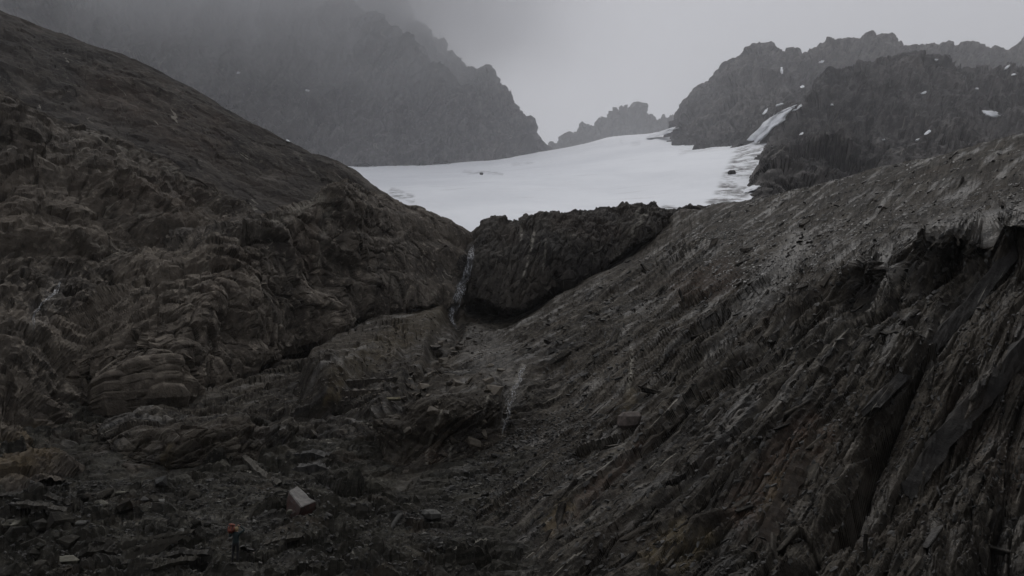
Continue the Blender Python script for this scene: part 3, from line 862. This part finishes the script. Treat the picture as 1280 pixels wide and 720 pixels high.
put_stones('stone', 'dark angular stone lying loose on the valley floor', 'stone', 'dark stones on the valley floor', pick('ground', FLOOR, 110, 21), BD, (6, 15), 22)
put_stones('stone', 'pale grey angular stone lying loose on the dark valley floor', 'stone', 'pale stones on the valley floor', pick('ground', FLOOR, 34, 23), BG, (5, 9), 24)
put_stones('stone', 'brown block tumbled down the ramp beside the waterfall foot', 'stone', 'tumbled blocks on the ramp', pick('rock_slope', [(500,500),(520,450),(560,415),(590,420),(560,460),(520,500)], 45, 25), BB, (7, 16), 26, flat=.7)
BO = stone_meshes('rock', [hull_proto(900 + i, (1.0, random.uniform(.6, .9), random.uniform(.45, .7)), 22) for i in range(10)], M_GROUND)
BR = stone_meshes('rock', [hull_proto(940 + i, (1.0, random.uniform(.6, .9), random.uniform(.4, .6)), 22) for i in range(10)], S_BROWN)
put_stones('rock', 'dark bedrock lump half buried in the valley floor', 'rock', 'bedrock lumps in the valley floor', pick('ground', [(0,610),(330,610),(330,660),(270,720),(0,720)], 38, 33), BO, (14, 34), 34, flat=.5, lift=-0.02)
put_stones('rock', 'brown rock lump on the broken steps below the ramp', 'rock', 'rock lumps below the ramp', pick('rock_slope', [(330,560),(470,510),(620,440),(640,500),(600,560),(460,610)], 34, 35), BR, (10, 24), 36, flat=.5, lift=-0.02)
ROCK = bpy.data.objects['rock_slope']
put_stones('slab', None, None, None, pick('rock_slope', RIGHT, 200, 27), PD, (18, 60), 28, along=STRIKE, flat=0.0, parent=ROCK, spread=.05, lift=-0.02)
put_stones('slab', None, None, None, pick('rock_slope', CREST, 90, 29), PG, (12, 30), 30, along=STRIKE, flat=0.0, parent=ROCK, spread=.08, lift=-0.02)


# ---------------------------------------------------------------- long smooth slabs of the right slope
def bed_slab(a, b, thick, mat, lift=0.5, nu=40, nv=7, seed=0, label=None):
    a = np.array(a, float); b = np.array(b, float)
    ta = np.linspace(0, 1, len(a)); tb = np.linspace(0, 1, len(b)); t = np.linspace(0, 1, nu)
    A2 = np.stack([np.interp(t, ta, a[:, k]) for k in (0, 1)], 1); B2 = np.stack([np.interp(t, tb, b[:, k]) for k in (0, 1)], 1)
    mid = (A2 + B2) / 2
    d = np.array([hit(*m)[0][1] for m in mid])
    co = np.polyfit(t, d, 2); Y = np.polyval(co, t) - lift
    Y = Y - max(0, np.percentile(Y + lift - d, 80)) * 0.5
    P = []
    for i in range(nu):
        for j in range(nv):
            s_ = j / (nv - 1)
            q = A2[i] * (1 - s_) + B2[i] * s_
            P.append(px(q[0], q[1], Y[i] + (s_ - 0.5) * -0.6))
    P = np.array(P).reshape(nu, nv, 3)
    n = normals(P); n = np.where((n[..., 1:2] > 0), -n, n)
    P = P + n * (fbm(P / np.array([1.6, 1.6, 3.0]), 4, seed) * 0.55 + fbm(P / 0.4, 2, seed + 3) * 0.10)[..., None]
    P[0] += (gnoise(P[0] * 2, seed + 5)[:, None]) * 0.5; P[-1] += (gnoise(P[-1] * 2, seed + 6)[:, None]) * 0.5
    for e, sg in ((0, 1), (-1, -1)): P[:, e] += (P[:, 1 if sg > 0 else -2] - P[:, e]) * (1.6 * fbm(P[:, e] / 1.0, 4, seed + 8 + e) + 0.2)[:, None]
    Q = P - n * thick
    V = np.concatenate([P.reshape(-1, 3), Q.reshape(-1, 3)])
    F = []; m = nu * nv; idx = lambda i, j: i * nv + j
    for i in range(nu - 1):
        for j in range(nv - 1):
            F.append((idx(i, j), idx(i, j + 1), idx(i + 1, j + 1), idx(i + 1, j)))
            F.append((m + idx(i, j), m + idx(i + 1, j), m + idx(i + 1, j + 1), m + idx(i, j + 1)))
        for j in (0, nv - 1): F.append((idx(i, j), idx(i + 1, j), m + idx(i + 1, j), m + idx(i, j)))
    for j in range(nv - 1):
        for i in (0, nu - 1): F.append((idx(i, j), idx(i, j + 1), m + idx(i, j + 1), m + idx(i, j)))
    o = mesh_obj('slab', V, F, mat, parent=ROCK)
    if label: o['label'] = label
    return o
S_SLAB = rock_material('smooth_slab', F_RIGHT, 0.7, (0.022, 0.021, 0.020), (0.03, 0.029, 0.027), (0.06, 0.057, 0.053), streak=0.5, wet=0.3)
S_BSLAB = rock_material('brown_slab', F_RIGHT, 0.7, (0.015, 0.011, 0.008), (0.02, 0.016, 0.012), (0.05, 0.037, 0.026), streak=0.5, wet=0.3)
bed_slab([(1266,298),(1207,374),(1152,434),(1090,500)], [(1284,308),(1220,390),(1162,450),(1098,512)], 1.0, S_SLAB, 0.41, seed=1, label='long smooth grey slab running down the dark cliff')
bed_slab([(1290,412),(1222,482),(1170,540),(1125,608)], [(1290,448),(1240,505),(1190,560),(1142,628)], 1.0, S_SLAB, 0.32, seed=2, label='broad smooth grey slab at the foot of the dark cliff')
bed_slab([(1015,535),(985,585),(958,640),(938,690)], [(1030,545),(1006,600),(980,655),(958,700)], 0.8, S_BSLAB, 0.23, seed=4, label='brown stained slab between dark ribs of rock')

# ---------------------------------------------------------------- the big boulder
def boulder():
    top = [px(360,619,63.0), px(372,613,64.0), px(394,632,61.4), px(376,640,60.4)]
    bot = [px(357,642,62.6), px(374,642,64.6), px(393,654,61.8), px(371,656,60.8)]
    top = [p + np.array([0, 0, 0.35]) for p in top]
    bm = bmesh.new()
    vs = [bm.verts.new(p) for p in top + bot]
    F = [(0,3,2,1),(4,5,6,7),(0,1,5,4),(1,2,6,5),(2,3,7,6),(3,0,4,7)]
    for f in F: bm.faces.new([vs[i] for i in f])
    bmesh.ops.recalc_face_normals(bm, faces=bm.faces[:])
    bmesh.ops.bevel(bm, geom=bm.edges[:], offset=0.07, segments=1, affect='EDGES')
    bmesh.ops.subdivide_edges(bm, edges=bm.edges[:], cuts=3, use_grid_fill=True)
    P = np.array([v.co[:] for v in bm.verts])
    n = fbm(P / 0.8, 4, 601) * 0.30
    c = P.mean(0)
    for v, k in zip(bm.verts, n):
        d = (v.co - Vector(c)); v.co += d.normalized() * float(k)
    me = bpy.data.meshes.new('boulder'); bm.to_mesh(me); bm.free()
    t = NT('boulder_stone')
    nrm = t.add('ShaderNodeNewGeometry').outputs['True Normal']
    sp = t.add('ShaderNodeSeparateXYZ'); t.put(sp.inputs[0], nrm)
    g = t.noise(t.pos, 2.4, 6, 0.65)
    cc = t.mix(t.ramp(g, 0.35, 0.7), (0.052, 0.048, 0.044), (0.11, 0.103, 0.095))
    side = t.ramp(t.math('ADD', sp.outputs['Z'], t.math('MULTIPLY', t.math('SUBTRACT', g, 0.5), 0.6)), 0.42, 0.25)
    cc = t.mix(side, cc, t.mix(t.ramp(g, 0.4, 0.65), (0.045, 0.015, 0.010), (0.04, 0.03, 0.026)))
    t.put(t.b.inputs['Base Color'], cc); t.b.inputs['Roughness'].default_value = 0.7
    bp = t.add('ShaderNodeBump'); bp.inputs['Strength'].default_value = 0.5; bp.inputs['Distance'].default_value = 0.06
    t.put(bp.inputs['Height'], g); t.l.new(bp.outputs[0], t.b.inputs['Normal'])
    me.materials.append(t.m)
    o = bpy.data.objects.new('boulder', me); col.objects.link(o)
    tag(o, 'large pale flat topped boulder with rusty red side on the scree', 'boulder')
boulder()

def lone_stone(u, v, size, label, mat, dims, seed, yaw=0.0, name='stone', proto=None, tilt=(0, 0, 1)):
    p, n = hit(u, v)
    V, F = proto or slab_proto(seed, dims, jit=0.2, bev=0.25)
    s = size * p[1] / FPX
    M = rot_to(np.array(tilt, float), yaw)
    W = (V * s) @ M.T
    W = W + (fbm(W / (0.3 * s) + seed, 3, seed) * 0.06 * s)[:, None]
    o = mesh_obj(name, W, F, mat, loc=tuple(p + np.array([0, 0, 0.3 * dims[2] * s])))
    return tag(o, label, 'stone')
S_PALE = stone_material('pale_stone', (0.06, 0.057, 0.046), (0.12, 0.115, 0.092))
S_RED = stone_material('reddish_stone', (0.07, 0.035, 0.03), (0.16, 0.13, 0.12))
lone_stone(127, 630, 15, 'pale flat yellowish stone lying alone on the dark scree', S_PALE, (1, .6, .3), 701, 2.6, tilt=(.15, -.5, .8))
lone_stone(150, 616, 13, 'thin pale slab lying behind the pale yellowish stone', S_PALE, (1, .4, .15), 702, 0.1, tilt=(0, -.3, 1))
lone_stone(28, 631, 11, 'small bright pale stone on the broken ledges by the brown hummock', S_PALE, (1, .5, .3), 703, 0.2)
lone_stone(316, 696, 11, 'small reddish pale stone on the ground beside the standing person', S_RED, (1, .7, .5), 704, 0.4)
lone_stone(362, 642, 7, 'small pale stone propped against the rusty side of the big boulder', S_PALE, (1, .8, .8), 705, 0.4)
lone_stone(540, 648, 22, 'rounded grey boulder at the edge of the scree gully', S_GREY, (1, .8, .6), 706, 0.7, name='boulder')
lone_stone(495, 653, 24, 'long leaning grey slab stuck in the scree below the gully boulder', S_GREY, (1, .22, .2), 707, 0.9, tilt=(-.5, -.4, .7))
lone_stone(102, 655, 12, 'grey block on the dark ledges left of the quartz vein', S_GREY, (1, .6, .4), 708, 0.4)
lone_stone(82, 703, 24, 'low whitish lump of rock among the ledges', S_PALE, (1, .7, .4), 709, 0.3)
lone_stone(106, 703, 18, 'flaky whitish rock next to the low whitish lump', S_PALE, (1, .5, .3), 710, -0.3)
lone_stone(785, 532, 26, 'pinkish weathered rock knob standing out of the right slope', stone_material('pinkish_rock', (0.05, 0.042, 0.038), (0.11, 0.09, 0.08)), (1, .8, .8), 711, 0.3)
lone_stone(487, 500, 26, 'yellowish flat slab below the ramp step', stone_material('yellow_slab', (0.10, 0.09, 0.055), (0.17, 0.15, 0.10)), (1, .3, .16), 712, 0.1, name='slab')
lone_stone(602, 218, 4, 'small dark rock standing alone on the glacier', S_GREY, (1, .7, .7), 713, 0.3)
lone_stone(914, 218, 10, 'dark rock at the dirty edge of the glacier', S_DARK, (1, .7, .7), 714, 0.3)

# ---------------------------------------------------------------- bedrock ledges: stacks of plates
M_LEDGE = stone_material('ledge_rock', (0.014, 0.0125, 0.010), (0.045, 0.041, 0.033))
def ledge(label, plates, mat=M_LEDGE, seed=0):
    c, _ = hit(*plates[0][0][len(plates[0][0]) // 2])
    root = bpy.data.objects.new('rock_ledge', None); root.location = tuple(c); root.empty_display_size = 0.3
    col.objects.link(root); tag(root, label, 'rock ledge')
    for k, (line, th, back) in enumerate(plates):
        line = np.array(line, float)
        t = np.linspace(0, 1, 34); tl = np.linspace(0, 1, len(line))
        L2 = np.stack([np.interp(t, tl, line[:, j]) for j in (0, 1)], 1)
        Y = np.array([hit(*q)[0][1] for q in L2]); Y = np.polyval(np.polyfit(t, Y, 1), t) - 0.45
        front = np.array([px(q[0], q[1], y) for q, y in zip(L2, Y)])
        sc_ = Y.mean() / FPX
        tap = np.minimum(1, 6 * np.minimum(t, 1 - t)) ** 0.6
        jag = gnoise(front / 0.35, seed + k) * 0.30 + gnoise(front / 1.1, seed + k + 9) * 0.5
        front[:, 1] += jag
        front[:, 2] += gnoise(front / 0.8, seed + k + 4) * 0.10
        h = th * sc_ * tap * (1 + 0.5 * gnoise(front / 0.6, seed + k + 2))
        R4 = []
        for i in range(len(t)):
            f = front[i]
            R4 += [f, f - np.array([0, -0.12, h[i]]), f + np.array([0, back, 0.10 - h[i]]), f + np.array([0, back, 0.12]), f + np.array([0, 0.4 * back, 0.10 + 0.16 * math.sin(i * 1.7 + k) + 0.1 * math.sin(i * 0.63)])]
        V = np.array(R4); F = []
        for i in range(len(t) - 1):
            for j in range(5):
                a, b = i * 5 + j, i * 5 + (j + 1) % 5
                F.append((a, b, b + 5, a + 5))
        F += [(4, 3, 2, 1, 0), tuple(range(len(V) - 5, len(V)))]
        mesh_obj('slab', V - c, F, mat, parent=root)
ledge('layered ledge of thin tilted plates beside the standing person', [
    ([(143,688),(168,677),(205,671),(238,666)], 5, .8), ([(164,690),(188,682),(216,675),(246,675)], 5, .7),
    ([(158,697),(184,690),(205,686)], 4, .6), ([(150,705),(190,700),(226,692),(262,694)], 6, .8), ([(190,711),(215,704),(240,702)], 4, .6)], seed=801)
ledge('arched ledge of broken rock above the whitish lump', [([(90,690),(103,680),(120,675),(142,681)], 5, .7), ([(96,697),(112,688),(130,686),(146,692)], 5, .7)], seed=811)
ledge('low ledge in front of the brown hummock at the valley edge', [([(-10,621),(25,617),(58,619),(86,631)], 5, .8), ([(-10,632),(30,630),(60,633),(80,640)], 5, .7)], seed=821)
ledge('thin pale edged ledge standing out of the dark scree', [([(-12,658),(20,656),(30,651),(44,646)], 4, 1.6)], mat=S_PALE, seed=831)
ledge('stepped ledge of folded rock on the ramp', [([(402,482),(430,476),(462,474),(492,472)], 13, 5), ([(408,492),(440,488),(470,487),(494,484)], 13, 4)], mat=S_BROWN, seed=841)
ledge('long diagonal rib of rock above the big boulder', [([(296,566),(312,580),(328,594),(345,606)], 7, 1.6)], mat=M_LEDGE, seed=851)
ledge('dark shelf of slabs behind the big boulder', [([(332,578),(358,570),(385,565),(408,572)], 14, 3), ([(345,594),(372,584),(396,580),(414,588)], 12, 2.6)], mat=S_DARK, seed=861)
ledge('curved dark plate lying on the scree beside the path', [([(330,680),(345,676),(362,673),(376,671)], 4, 1.0)], mat=M_LEDGE, seed=871)

# ---------------------------------------------------------------- falling water
t = NT('falling_water'); M_WATER = t.m
g = t.noise(t.bedded(frame((0, 0.2, 1), (0, -1, 0.2)), np.array([3.0, 0.5, 0.5])), 1.0, 4, 0.6)
t.put(t.b.inputs['Base Color'], t.mix(t.ramp(g, 0.3, 0.7), (0.12, 0.125, 0.135), (0.34, 0.35, 0.365)))
t.b.inputs['Roughness'].default_value = 0.35
t.put(t.b.inputs['Alpha'], t.ramp(g, 0.40, 0.62, 0.05, 0.72))
def waterfall(label, line, width, strands, seed, thick=0.9):
    r = np.random.default_rng(seed)
    line = np.array(line, float); n = 46
    t_ = np.linspace(0, 1, n); tl = np.linspace(0, 1, len(line))
    L2 = np.stack([np.interp(t_, tl, line[:, j]) for j in (0, 1)], 1); wd = np.interp(t_, np.linspace(0, 1, len(width)), width)
    Y0 = np.array([hit(*q)[0][1] for q in L2])
    Ys = np.array([np.min(Y0[max(0, i - 2):i + 3]) for i in range(n)])
    Ys = np.convolve(np.pad(Ys, 2, mode='edge'), np.ones(5) / 5, 'valid')
    V, F = [], []
    for k in range(strands):
        a, b = sorted(r.uniform(-0.15, 1.15, 2)); 
        if b - a < 0.25: b = a + 0.3
        i0, i1 = int(max(0, a * (n - 1))), int(min(n - 1, b * (n - 1)))
        if i1 - i0 < 4: continue
        off = r.uniform(-.5, .5); ph = r.uniform(0, 6.28, 2)
        ring = []
        for i in range(i0, i1 + 1):
            e = min(1, 4 * (i - i0 + .3) / (i1 - i0), 4 * (i1 - i + .3) / (i1 - i0))
            o_ = off + 0.22 * math.sin(i * 0.55 + ph[0]) + 0.1 * math.sin(i * 1.3 + ph[1])
            rad = thick * (0.45 + 0.5 * r.random()) * e * 0.6
            q = L2[i] + np.array([o_ * wd[i], r.uniform(-.3, .3)])
            y = Ys[i] - 1.3
            sc_ = Ys[i] / FPX
            c = px(q[0], q[1], y)
            ring.append([c + np.array([-rad * sc_, 0.05, 0]), c + np.array([0, -rad * sc_ * 0.6, 0]), c + np.array([rad * sc_, 0.05, 0])])
        b0 = len(V)
        for x in ring: V += x
        for i in range(len(ring) - 1):
            for j in range(3):
                p_, q_ = b0 + i * 3 + j, b0 + i * 3 + (j + 1) % 3
                F.append((p_, q_, q_ + 3, p_ + 3))
    o = mesh_obj('waterfall', V, F, M_WATER)
    tag(o, label, 'waterfall')
waterfall('grey waterfall dropping from the notch below the glacier', [(590,306),(589,318),(586,333),(584,346),(577,354),(574,368),(568,382),(563,397),(571,412)], [5,6,7,8,8,11,9,4,1.5], 70, 901, 0.75)
waterfall('faint thin waterfall on the dark left valley side', [(76,350),(69,366),(53,379),(43,391),(40,413)], [3,4,4,5,4], 12, 902, 0.7)
waterfall('small white cascade on the middle of the rock slope', [(656,455),(649,472),(640,490),(634,512),(628,550)], [3,6,8,10,4], 16, 903, 0.7)

# ---------------------------------------------------------------- snow patches
t = NT('old_snow'); M_PATCH = t.m
t.put(t.b.inputs['Base Color'], t.mix(t.ramp(t.noise(t.pos, 0.2, 5, 0.6), 0.35, 0.7), (0.78, 0.80, 0.83), (0.55, 0.56, 0.58)))
t.b.inputs['Roughness'].default_value = 0.8
def snow(label, u, v, a, b, ang, seed, group=None, lift=0.5):
    nr, ns = 4, 26
    ca, sa = math.cos(R(ang)), math.sin(R(ang))
    c, _ = hit(u, v)
    V = [c - np.array([0, 0.02 * c[1] * 0.1, 0])]
    rad = 1 + 0.55 * gnoise(np.stack([np.cos(np.linspace(0, 6.28, ns, endpoint=False)) * 1.6, np.sin(np.linspace(0, 6.28, ns, endpoint=False)) * 1.6, np.full(ns, seed * 1.7)], -1), seed)
    pts = [(u, v)]
    for k in range(1, nr + 1):
        for j in range(ns):
            th = 2 * math.pi * j / ns; rr = rad[j] * k / nr
            x, y = a * rr * math.cos(th), b * rr * math.sin(th)
            pts.append((u + x * ca + y * sa, v - x * sa + y * ca))
    Y = np.array([hit(*q)[0][1] for q in pts]); X = np.array(pts)
    A = np.stack([np.ones(len(X)), X[:, 0] - u, X[:, 1] - v], 1)
    co = np.linalg.lstsq(A, Y, rcond=None)[0]; Yp = A @ co
    Yf = np.minimum(Yp, Y) * 0.5 + Yp * 0.5
    V = []
    for i, q in enumerate(pts):
        k = 0 if i == 0 else 1 + (i - 1) // ns
        V.append(px(q[0], q[1], Yf[i] - (0.004 * Yf[i]) * (1 - (k / nr) ** 3) - (lift if k < nr else -1.5)))
    F = [(0, 1 + j, 1 + (j + 1) % ns) for j in range(ns)]
    for k in range(nr - 1):
        for j in range(ns):
            p_ = 1 + k * ns + j; q_ = 1 + k * ns + (j + 1) % ns
            F.append((p_, p_ + ns, q_ + ns, q_))
    o = mesh_obj('snow_patch', V, F, M_PATCH, smooth=True)
    tag(o, label, 'snow patch', group)
SN = 'small snow patches on the mountains'
snow('largest snow patch on the dark right mountain', 1240, 143, 13, 4.5, -4, 1)
snow('wide snow tongue climbing between buttress and dark mountain', 962, 157, 31, 8.0, 40, 2, lift=5.0)
snow('upper snow finger above the climbing snow tongue', 981, 139, 18, 3.0, 26, 3, lift=3.0)
snow('short snow finger beside the upper snow finger', 996, 135, 8, 2.0, 32, 4)
snow('thin forked snow streak on the buttress beside the tongue', 956, 140, 7, 1.8, 55, 5)
snow('small snow spot above the forked snow streak', 974, 131, 5, 1.4, 20, 6)
snow('wedge of snow at the foot of the dark mountain', 940, 236, 15, 3.0, 22, 7)
snow('snow strip by the notch beside the jagged ridge', 828, 166, 20, 2.6, 18, 9)
for k, (u, v, a, b, g) in enumerate([(1027,77,4,1.5,20),(977,88,2,4,0),(1003,108,3,1.6,20),(1170,75,2.5,1.5,10),(1155,116,4,1.7,25),(1259,84,5,1.6,40),(1267,93,4,1.4,15),(1221,111,2.4,1.6,0),(1160,165,5,2,40),(1147,175,3,1.6,20),(1105,175,2.6,1.6,0),(1040,131,2.4,1.5,0),(1003,187,3,1.2,50),(1002,167,3,1.3,30)]):
    snow('small snow spot high on the right mountains', u, v, a, b, g, 20 + k, 'snow spots on the right mountains')
for k, (u, v, a, b, g) in enumerate([(298,91,2.4,1.3,10),(384,113,3,1.6,-20),(360,176,2.4,1.2,-20)]):
    snow('small snow spot on the misty left mountain face', u, v, a, b, g, 50 + k, 'snow spots on the misty mountain')

# ---------------------------------------------------------------- the person
def person():
    base, _ = hit(293.5, 703.5)
    J = {}; E = []; 
    def jt(n, p, r): J[n] = (p, r); return n
    def ch(*ns):
        for a, b in zip(ns[:-1], ns[1:]): E.append((a, b))
    jt('pelvis', (0, 0, .98), (.165, .12)); jt('waist', (0, 0, 1.12), (.15, .11)); jt('ribs', (0, .01, 1.28), (.17, .125)); jt('chest', (0, .01, 1.42), (.15, .11))
    jt('neck', (0, .02, 1.53), (.06, .06)); jt('skull', (0, .03, 1.62), (.085, .10)); jt('crown', (0, .03, 1.71), (.075, .09))
    ch('pelvis', 'waist', 'ribs', 'chest', 'neck', 'skull', 'crown')
    jt('nose', (0, .14, 1.63), (.018, .018)); ch('skull', 'nose')
    for s, k in ((-1, 'l'), (1, 'r')):
        jt('ear' + k, (s * .095, .02, 1.64), (.018, .025)); ch('skull', 'ear' + k)
        jt('hip' + k, (s * .10, 0, .90), (.095, .10)); jt('knee' + k, (s * .115, .03, .50), (.065, .07)); jt('calf' + k, (s * .118, 0, .34), (.06, .065))
        jt('ankle' + k, (s * .12, 0, .10), (.045, .05)); jt('heel' + k, (s * .12, -.04, .05), (.045, .05)); jt('toe' + k, (s * .14, .19, .04), (.045, .035))
        ch('pelvis', 'hip' + k, 'knee' + k, 'calf' + k, 'ankle' + k, 'toe' + k); ch('ankle' + k, 'heel' + k)
        jt('sho' + k, (s * .185, 0, 1.44), (.075, .075)); ch('chest', 'sho' + k)
    jt('elbr', (.40, .05, 1.60), (.05, .05)); jt('wrir', (.17, .06, 1.80), (.034, .034)); jt('palmr', (.11, .05, 1.83), (.035, .022))
    ch('shor', 'elbr', 'wrir', 'palmr')
    jt('elbl', (-.36, .06, 1.24), (.05, .05)); jt('wril', (-.34, .06, 1.46), (.034, .034)); jt('palml', (-.33, .04, 1.53), (.035, .022))
    ch('shol', 'elbl', 'wril', 'palml')
    for k, c, d, sd in (('r', (.11, .05, 1.83), (-1, -.1, .15), (0, 1, 0)), ('l', (-.33, .04, 1.53), (.35, -.15, .9), (0, 1, 0))):
        c = np.array(c); d = np.array(d) / np.linalg.norm(d); sd = np.array(sd)
        for f, (o_, l) in enumerate(((-.033, .075), (-.011, .085), (.011, .08), (.033, .062))):
            a = jt(f'k{k}{f}', tuple(c + d * .035 + sd * o_), (.010, .010)); b = jt(f'f{k}{f}', tuple(c + d * (.035 + l * .6) + sd * o_ + np.array([0, 0, -.008])), (.009, .009)); e = jt(f't{k}{f}', tuple(c + d * (.03 + l) + sd * o_ + np.array([0, 0, -.03])), (.008, .008))
            ch('palm' + k, a, b, e)
        a = jt(f'th{k}', tuple(c + sd * -.045 + d * .01), (.011, .011)); b = jt(f'tt{k}', tuple(c + sd * -.065 + d * .045), (.009, .009)); ch('palm' + k, a, b)
    names = list(J); me = bpy.data.meshes.new('person')
    me.from_pydata([J[n][0] for n in names], [(names.index(a), names.index(b)) for a, b in E], [])
    o = bpy.data.objects.new('person', me); col.objects.link(o)
    m = o.modifiers.new('skin', 'SKIN'); m.use_smooth_shade = True
    for i, n in enumerate(names):
        sv = me.skin_vertices[0].data[i]; sv.radius = J[n][1]; sv.use_root = (n == 'pelvis')
    sb = o.modifiers.new('sub', 'SUBSURF'); sb.levels = sb.render_levels = 2
    dg = bpy.context.evaluated_depsgraph_get(); dg.update()
    nm = bpy.data.meshes.new_from_object(o.evaluated_get(dg))
    o.modifiers.clear(); o.data = nm
    def cloth(name, c, rough=0.8):
        t = NT(name); g = t.noise(t.pos, 30, 3, 0.6)
        t.put(t.b.inputs['Base Color'], t.mix(g, tuple(x * .8 for x in c), tuple(min(1, x * 1.2) for x in c))); t.b.inputs['Roughness'].default_value = rough
        return t.m
    mats = [cloth('black_trousers', (.008, .008, .010)), cloth('dark_teal_jacket', (.009, .020, .023)), cloth('skin', (.33, .19, .13), .6), cloth('boots', (.02, .016, .013))]
    nm.materials.clear()
    for x in mats: nm.materials.append(x)
    for p in nm.polygons:
        c = p.center
        hand = (c.x > .0 and c.z > 1.775 and c.x < .17) or (c.x < -.25 and 1.47 < c.z < 1.72)
        p.material_index = 3 if c.z < .12 else 0 if c.z < .98 else 2 if hand or (abs(c.x) < .13 and c.z > 1.53) else 1
        p.use_smooth = True
    o.location = tuple(base); 
    tag(o, 'person in dark teal jacket and black trousers standing with one arm raised', 'person')
    # hair
    bm = bmesh.new(); bmesh.ops.create_icosphere(bm, subdivisions=3, radius=1)
    for v in bm.verts:
        v.co = Vector((v.co.x * .102, v.co.y * .118 - .012 + .03, v.co.z * .12 + 1.67 - (.03 if v.co.y < 0 else 0)))
        if v.co.y > .08 and v.co.z < 1.70: v.co.y = .08
    hm = bpy.data.meshes.new('hair'); bm.to_mesh(hm); bm.free(); hm.materials.append(cloth('fair_hair', (.28, .20, .10)))
    h = bpy.data.objects.new('hair', hm); h.parent = o; col.objects.link(h)
    # the red bundle on the shoulder
    root = bpy.data.objects.new('backpack', None); col.objects.link(root)
    root.location = tuple(base + np.array([-.22, -.10, 1.50])); root.empty_display_size = .2
    tag(root, 'orange red backpack carried on the shoulder of the standing person', 'backpack')
    red = cloth('orange_red_fabric', (.17, .042, .024), .7); dk = cloth('dark_strap', (.02, .02, .02))
    def soft(name, dims, loc, mat, rot=0.0, parent=None):
        bm = bmesh.new(); bmesh.ops.create_cube(bm, size=1)
        bmesh.ops.bevel(bm, geom=bm.edges[:], offset=.22, segments=3, affect='EDGES')
        for v in bm.verts: v.co = Matrix.Rotation(rot, 3, 'Y') @ Vector((v.co.x * dims[0], v.co.y * dims[1], v.co.z * dims[2] * (1 - .12 * v.co.x))) + Vector(loc)
        m_ = bpy.data.meshes.new(name); bm.to_mesh(m_); bm.free(); m_.materials.append(mat)
        for p in m_.polygons: p.use_smooth = True
        q = bpy.data.objects.new(name, m_); q.parent = parent or root; col.objects.link(q); return q
    soft('body', (.33, .26, .40), (0, 0, .16), red, .15)
    soft('lid', (.30, .25, .10), (.03, 0, .37), red, .15)
    soft('pocket', (.20, .08, .18), (-.02, -.15, .10), red, .15)
    for x in (-.07, .08): soft('strap', (.035, .02, .36), (x, -.135 if x < 0 else -.13, .20), dk, .15)
person()

# HAZE
M_HAZE = bpy.data.materials.new('mountain_haze'); M_HAZE.use_nodes = True
hn, hl = M_HAZE.node_tree.nodes, M_HAZE.node_tree.links
hn.clear()
ho = hn.new('ShaderNodeOutputMaterial'); hv = hn.new('ShaderNodeVolumePrincipled')
hv.inputs['Color'].default_value = (0.95, 0.955, 0.98, 1)
hv.inputs['Density'].default_value = 0.00008
hv.inputs['Anisotropy'].default_value = 0.0
hl.new(hv.outputs[0], ho.inputs['Volume'])
def box_mesh(name, lo, hi, mat):
    me = bpy.data.meshes.new(name)
    v = [(x, y, z) for x in (lo[0], hi[0]) for y in (lo[1], hi[1]) for z in (lo[2], hi[2])]
    me.from_pydata(v, [], [(0,1,3,2),(4,6,7,5),(0,4,5,1),(2,3,7,6),(0,2,6,4),(1,5,7,3)])
    me.materials.append(mat)
    o = bpy.data.objects.new(name, me); col.objects.link(o)
    return o
hz = box_mesh('haze', (-1520, -620, -31), (1520, 1660, 1040), M_HAZE); hz['kind'] = 'stuff'

# the cloud that hangs on the left peak
M_CLOUD = bpy.data.materials.new('peak_cloud'); M_CLOUD.use_nodes = True
t = NT.__new__(NT); t.m = M_CLOUD; t.n, t.l = M_CLOUD.node_tree.nodes, M_CLOUD.node_tree.links
t.n.clear()
t.out = t.n.new('ShaderNodeOutputMaterial'); pv = t.n.new('ShaderNodeVolumePrincipled')
t.pos = t.n.new('ShaderNodeNewGeometry').outputs['Position']
def blob(c, rad, lo, hi, dens, nk, ns):
    sub = t.add('ShaderNodeVectorMath', operation='SUBTRACT'); t.put(sub.inputs[0], t.pos); sub.inputs[1].default_value = tuple(c)
    dv = t.add('ShaderNodeVectorMath', operation='DIVIDE'); t.put(dv.inputs[0], sub.outputs[0]); dv.inputs[1].default_value = tuple(rad)
    ln = t.add('ShaderNodeVectorMath', operation='LENGTH'); t.put(ln.inputs[0], dv.outputs[0])
    d = t.math('ADD', ln.outputs['Value'], t.math('MULTIPLY', t.math('SUBTRACT', t.noise(t.pos, ns, 2, 0.55), 0.5), -nk))
    return t.ramp(d, lo, hi, 0.0, dens)
CC = px(430, -60, 710); CR = np.array([330.0, 260.0, 175.0])
t.put(pv.inputs['Density'], blob(CC, CR, 1.0, 0.25, 0.0120, 0.7, 0.011))
pv.inputs['Color'].default_value = (0.97, 0.972, 0.985, 1)
t.l.new(pv.outputs[0], t.out.inputs['Volume'])
bm = bmesh.new(); bmesh.ops.create_icosphere(bm, subdivisions=2, radius=1.25)
me = bpy.data.meshes.new('cloud'); bm.to_mesh(me); bm.free(); me.materials.append(M_CLOUD)
o = bpy.data.objects.new('cloud', me); o.location = CC; o.scale = CR; col.objects.link(o)
tag(o, 'grey cloud shrouding the summit of the left mountain', 'cloud', kind='stuff')
M_MIST = M_HAZE.copy(); M_MIST.name = 'basin_mist'
M_MIST.node_tree.nodes['Principled Volume'].inputs['Density'].default_value = 0.00064
o = box_mesh('mist', (-1480, 290, 20), (1480, 1600, 1020), M_MIST)
tag(o, 'thin even mist filling the glacier basin', 'mist', kind='stuff')
sc.cycles.volume_step_rate = 0.7
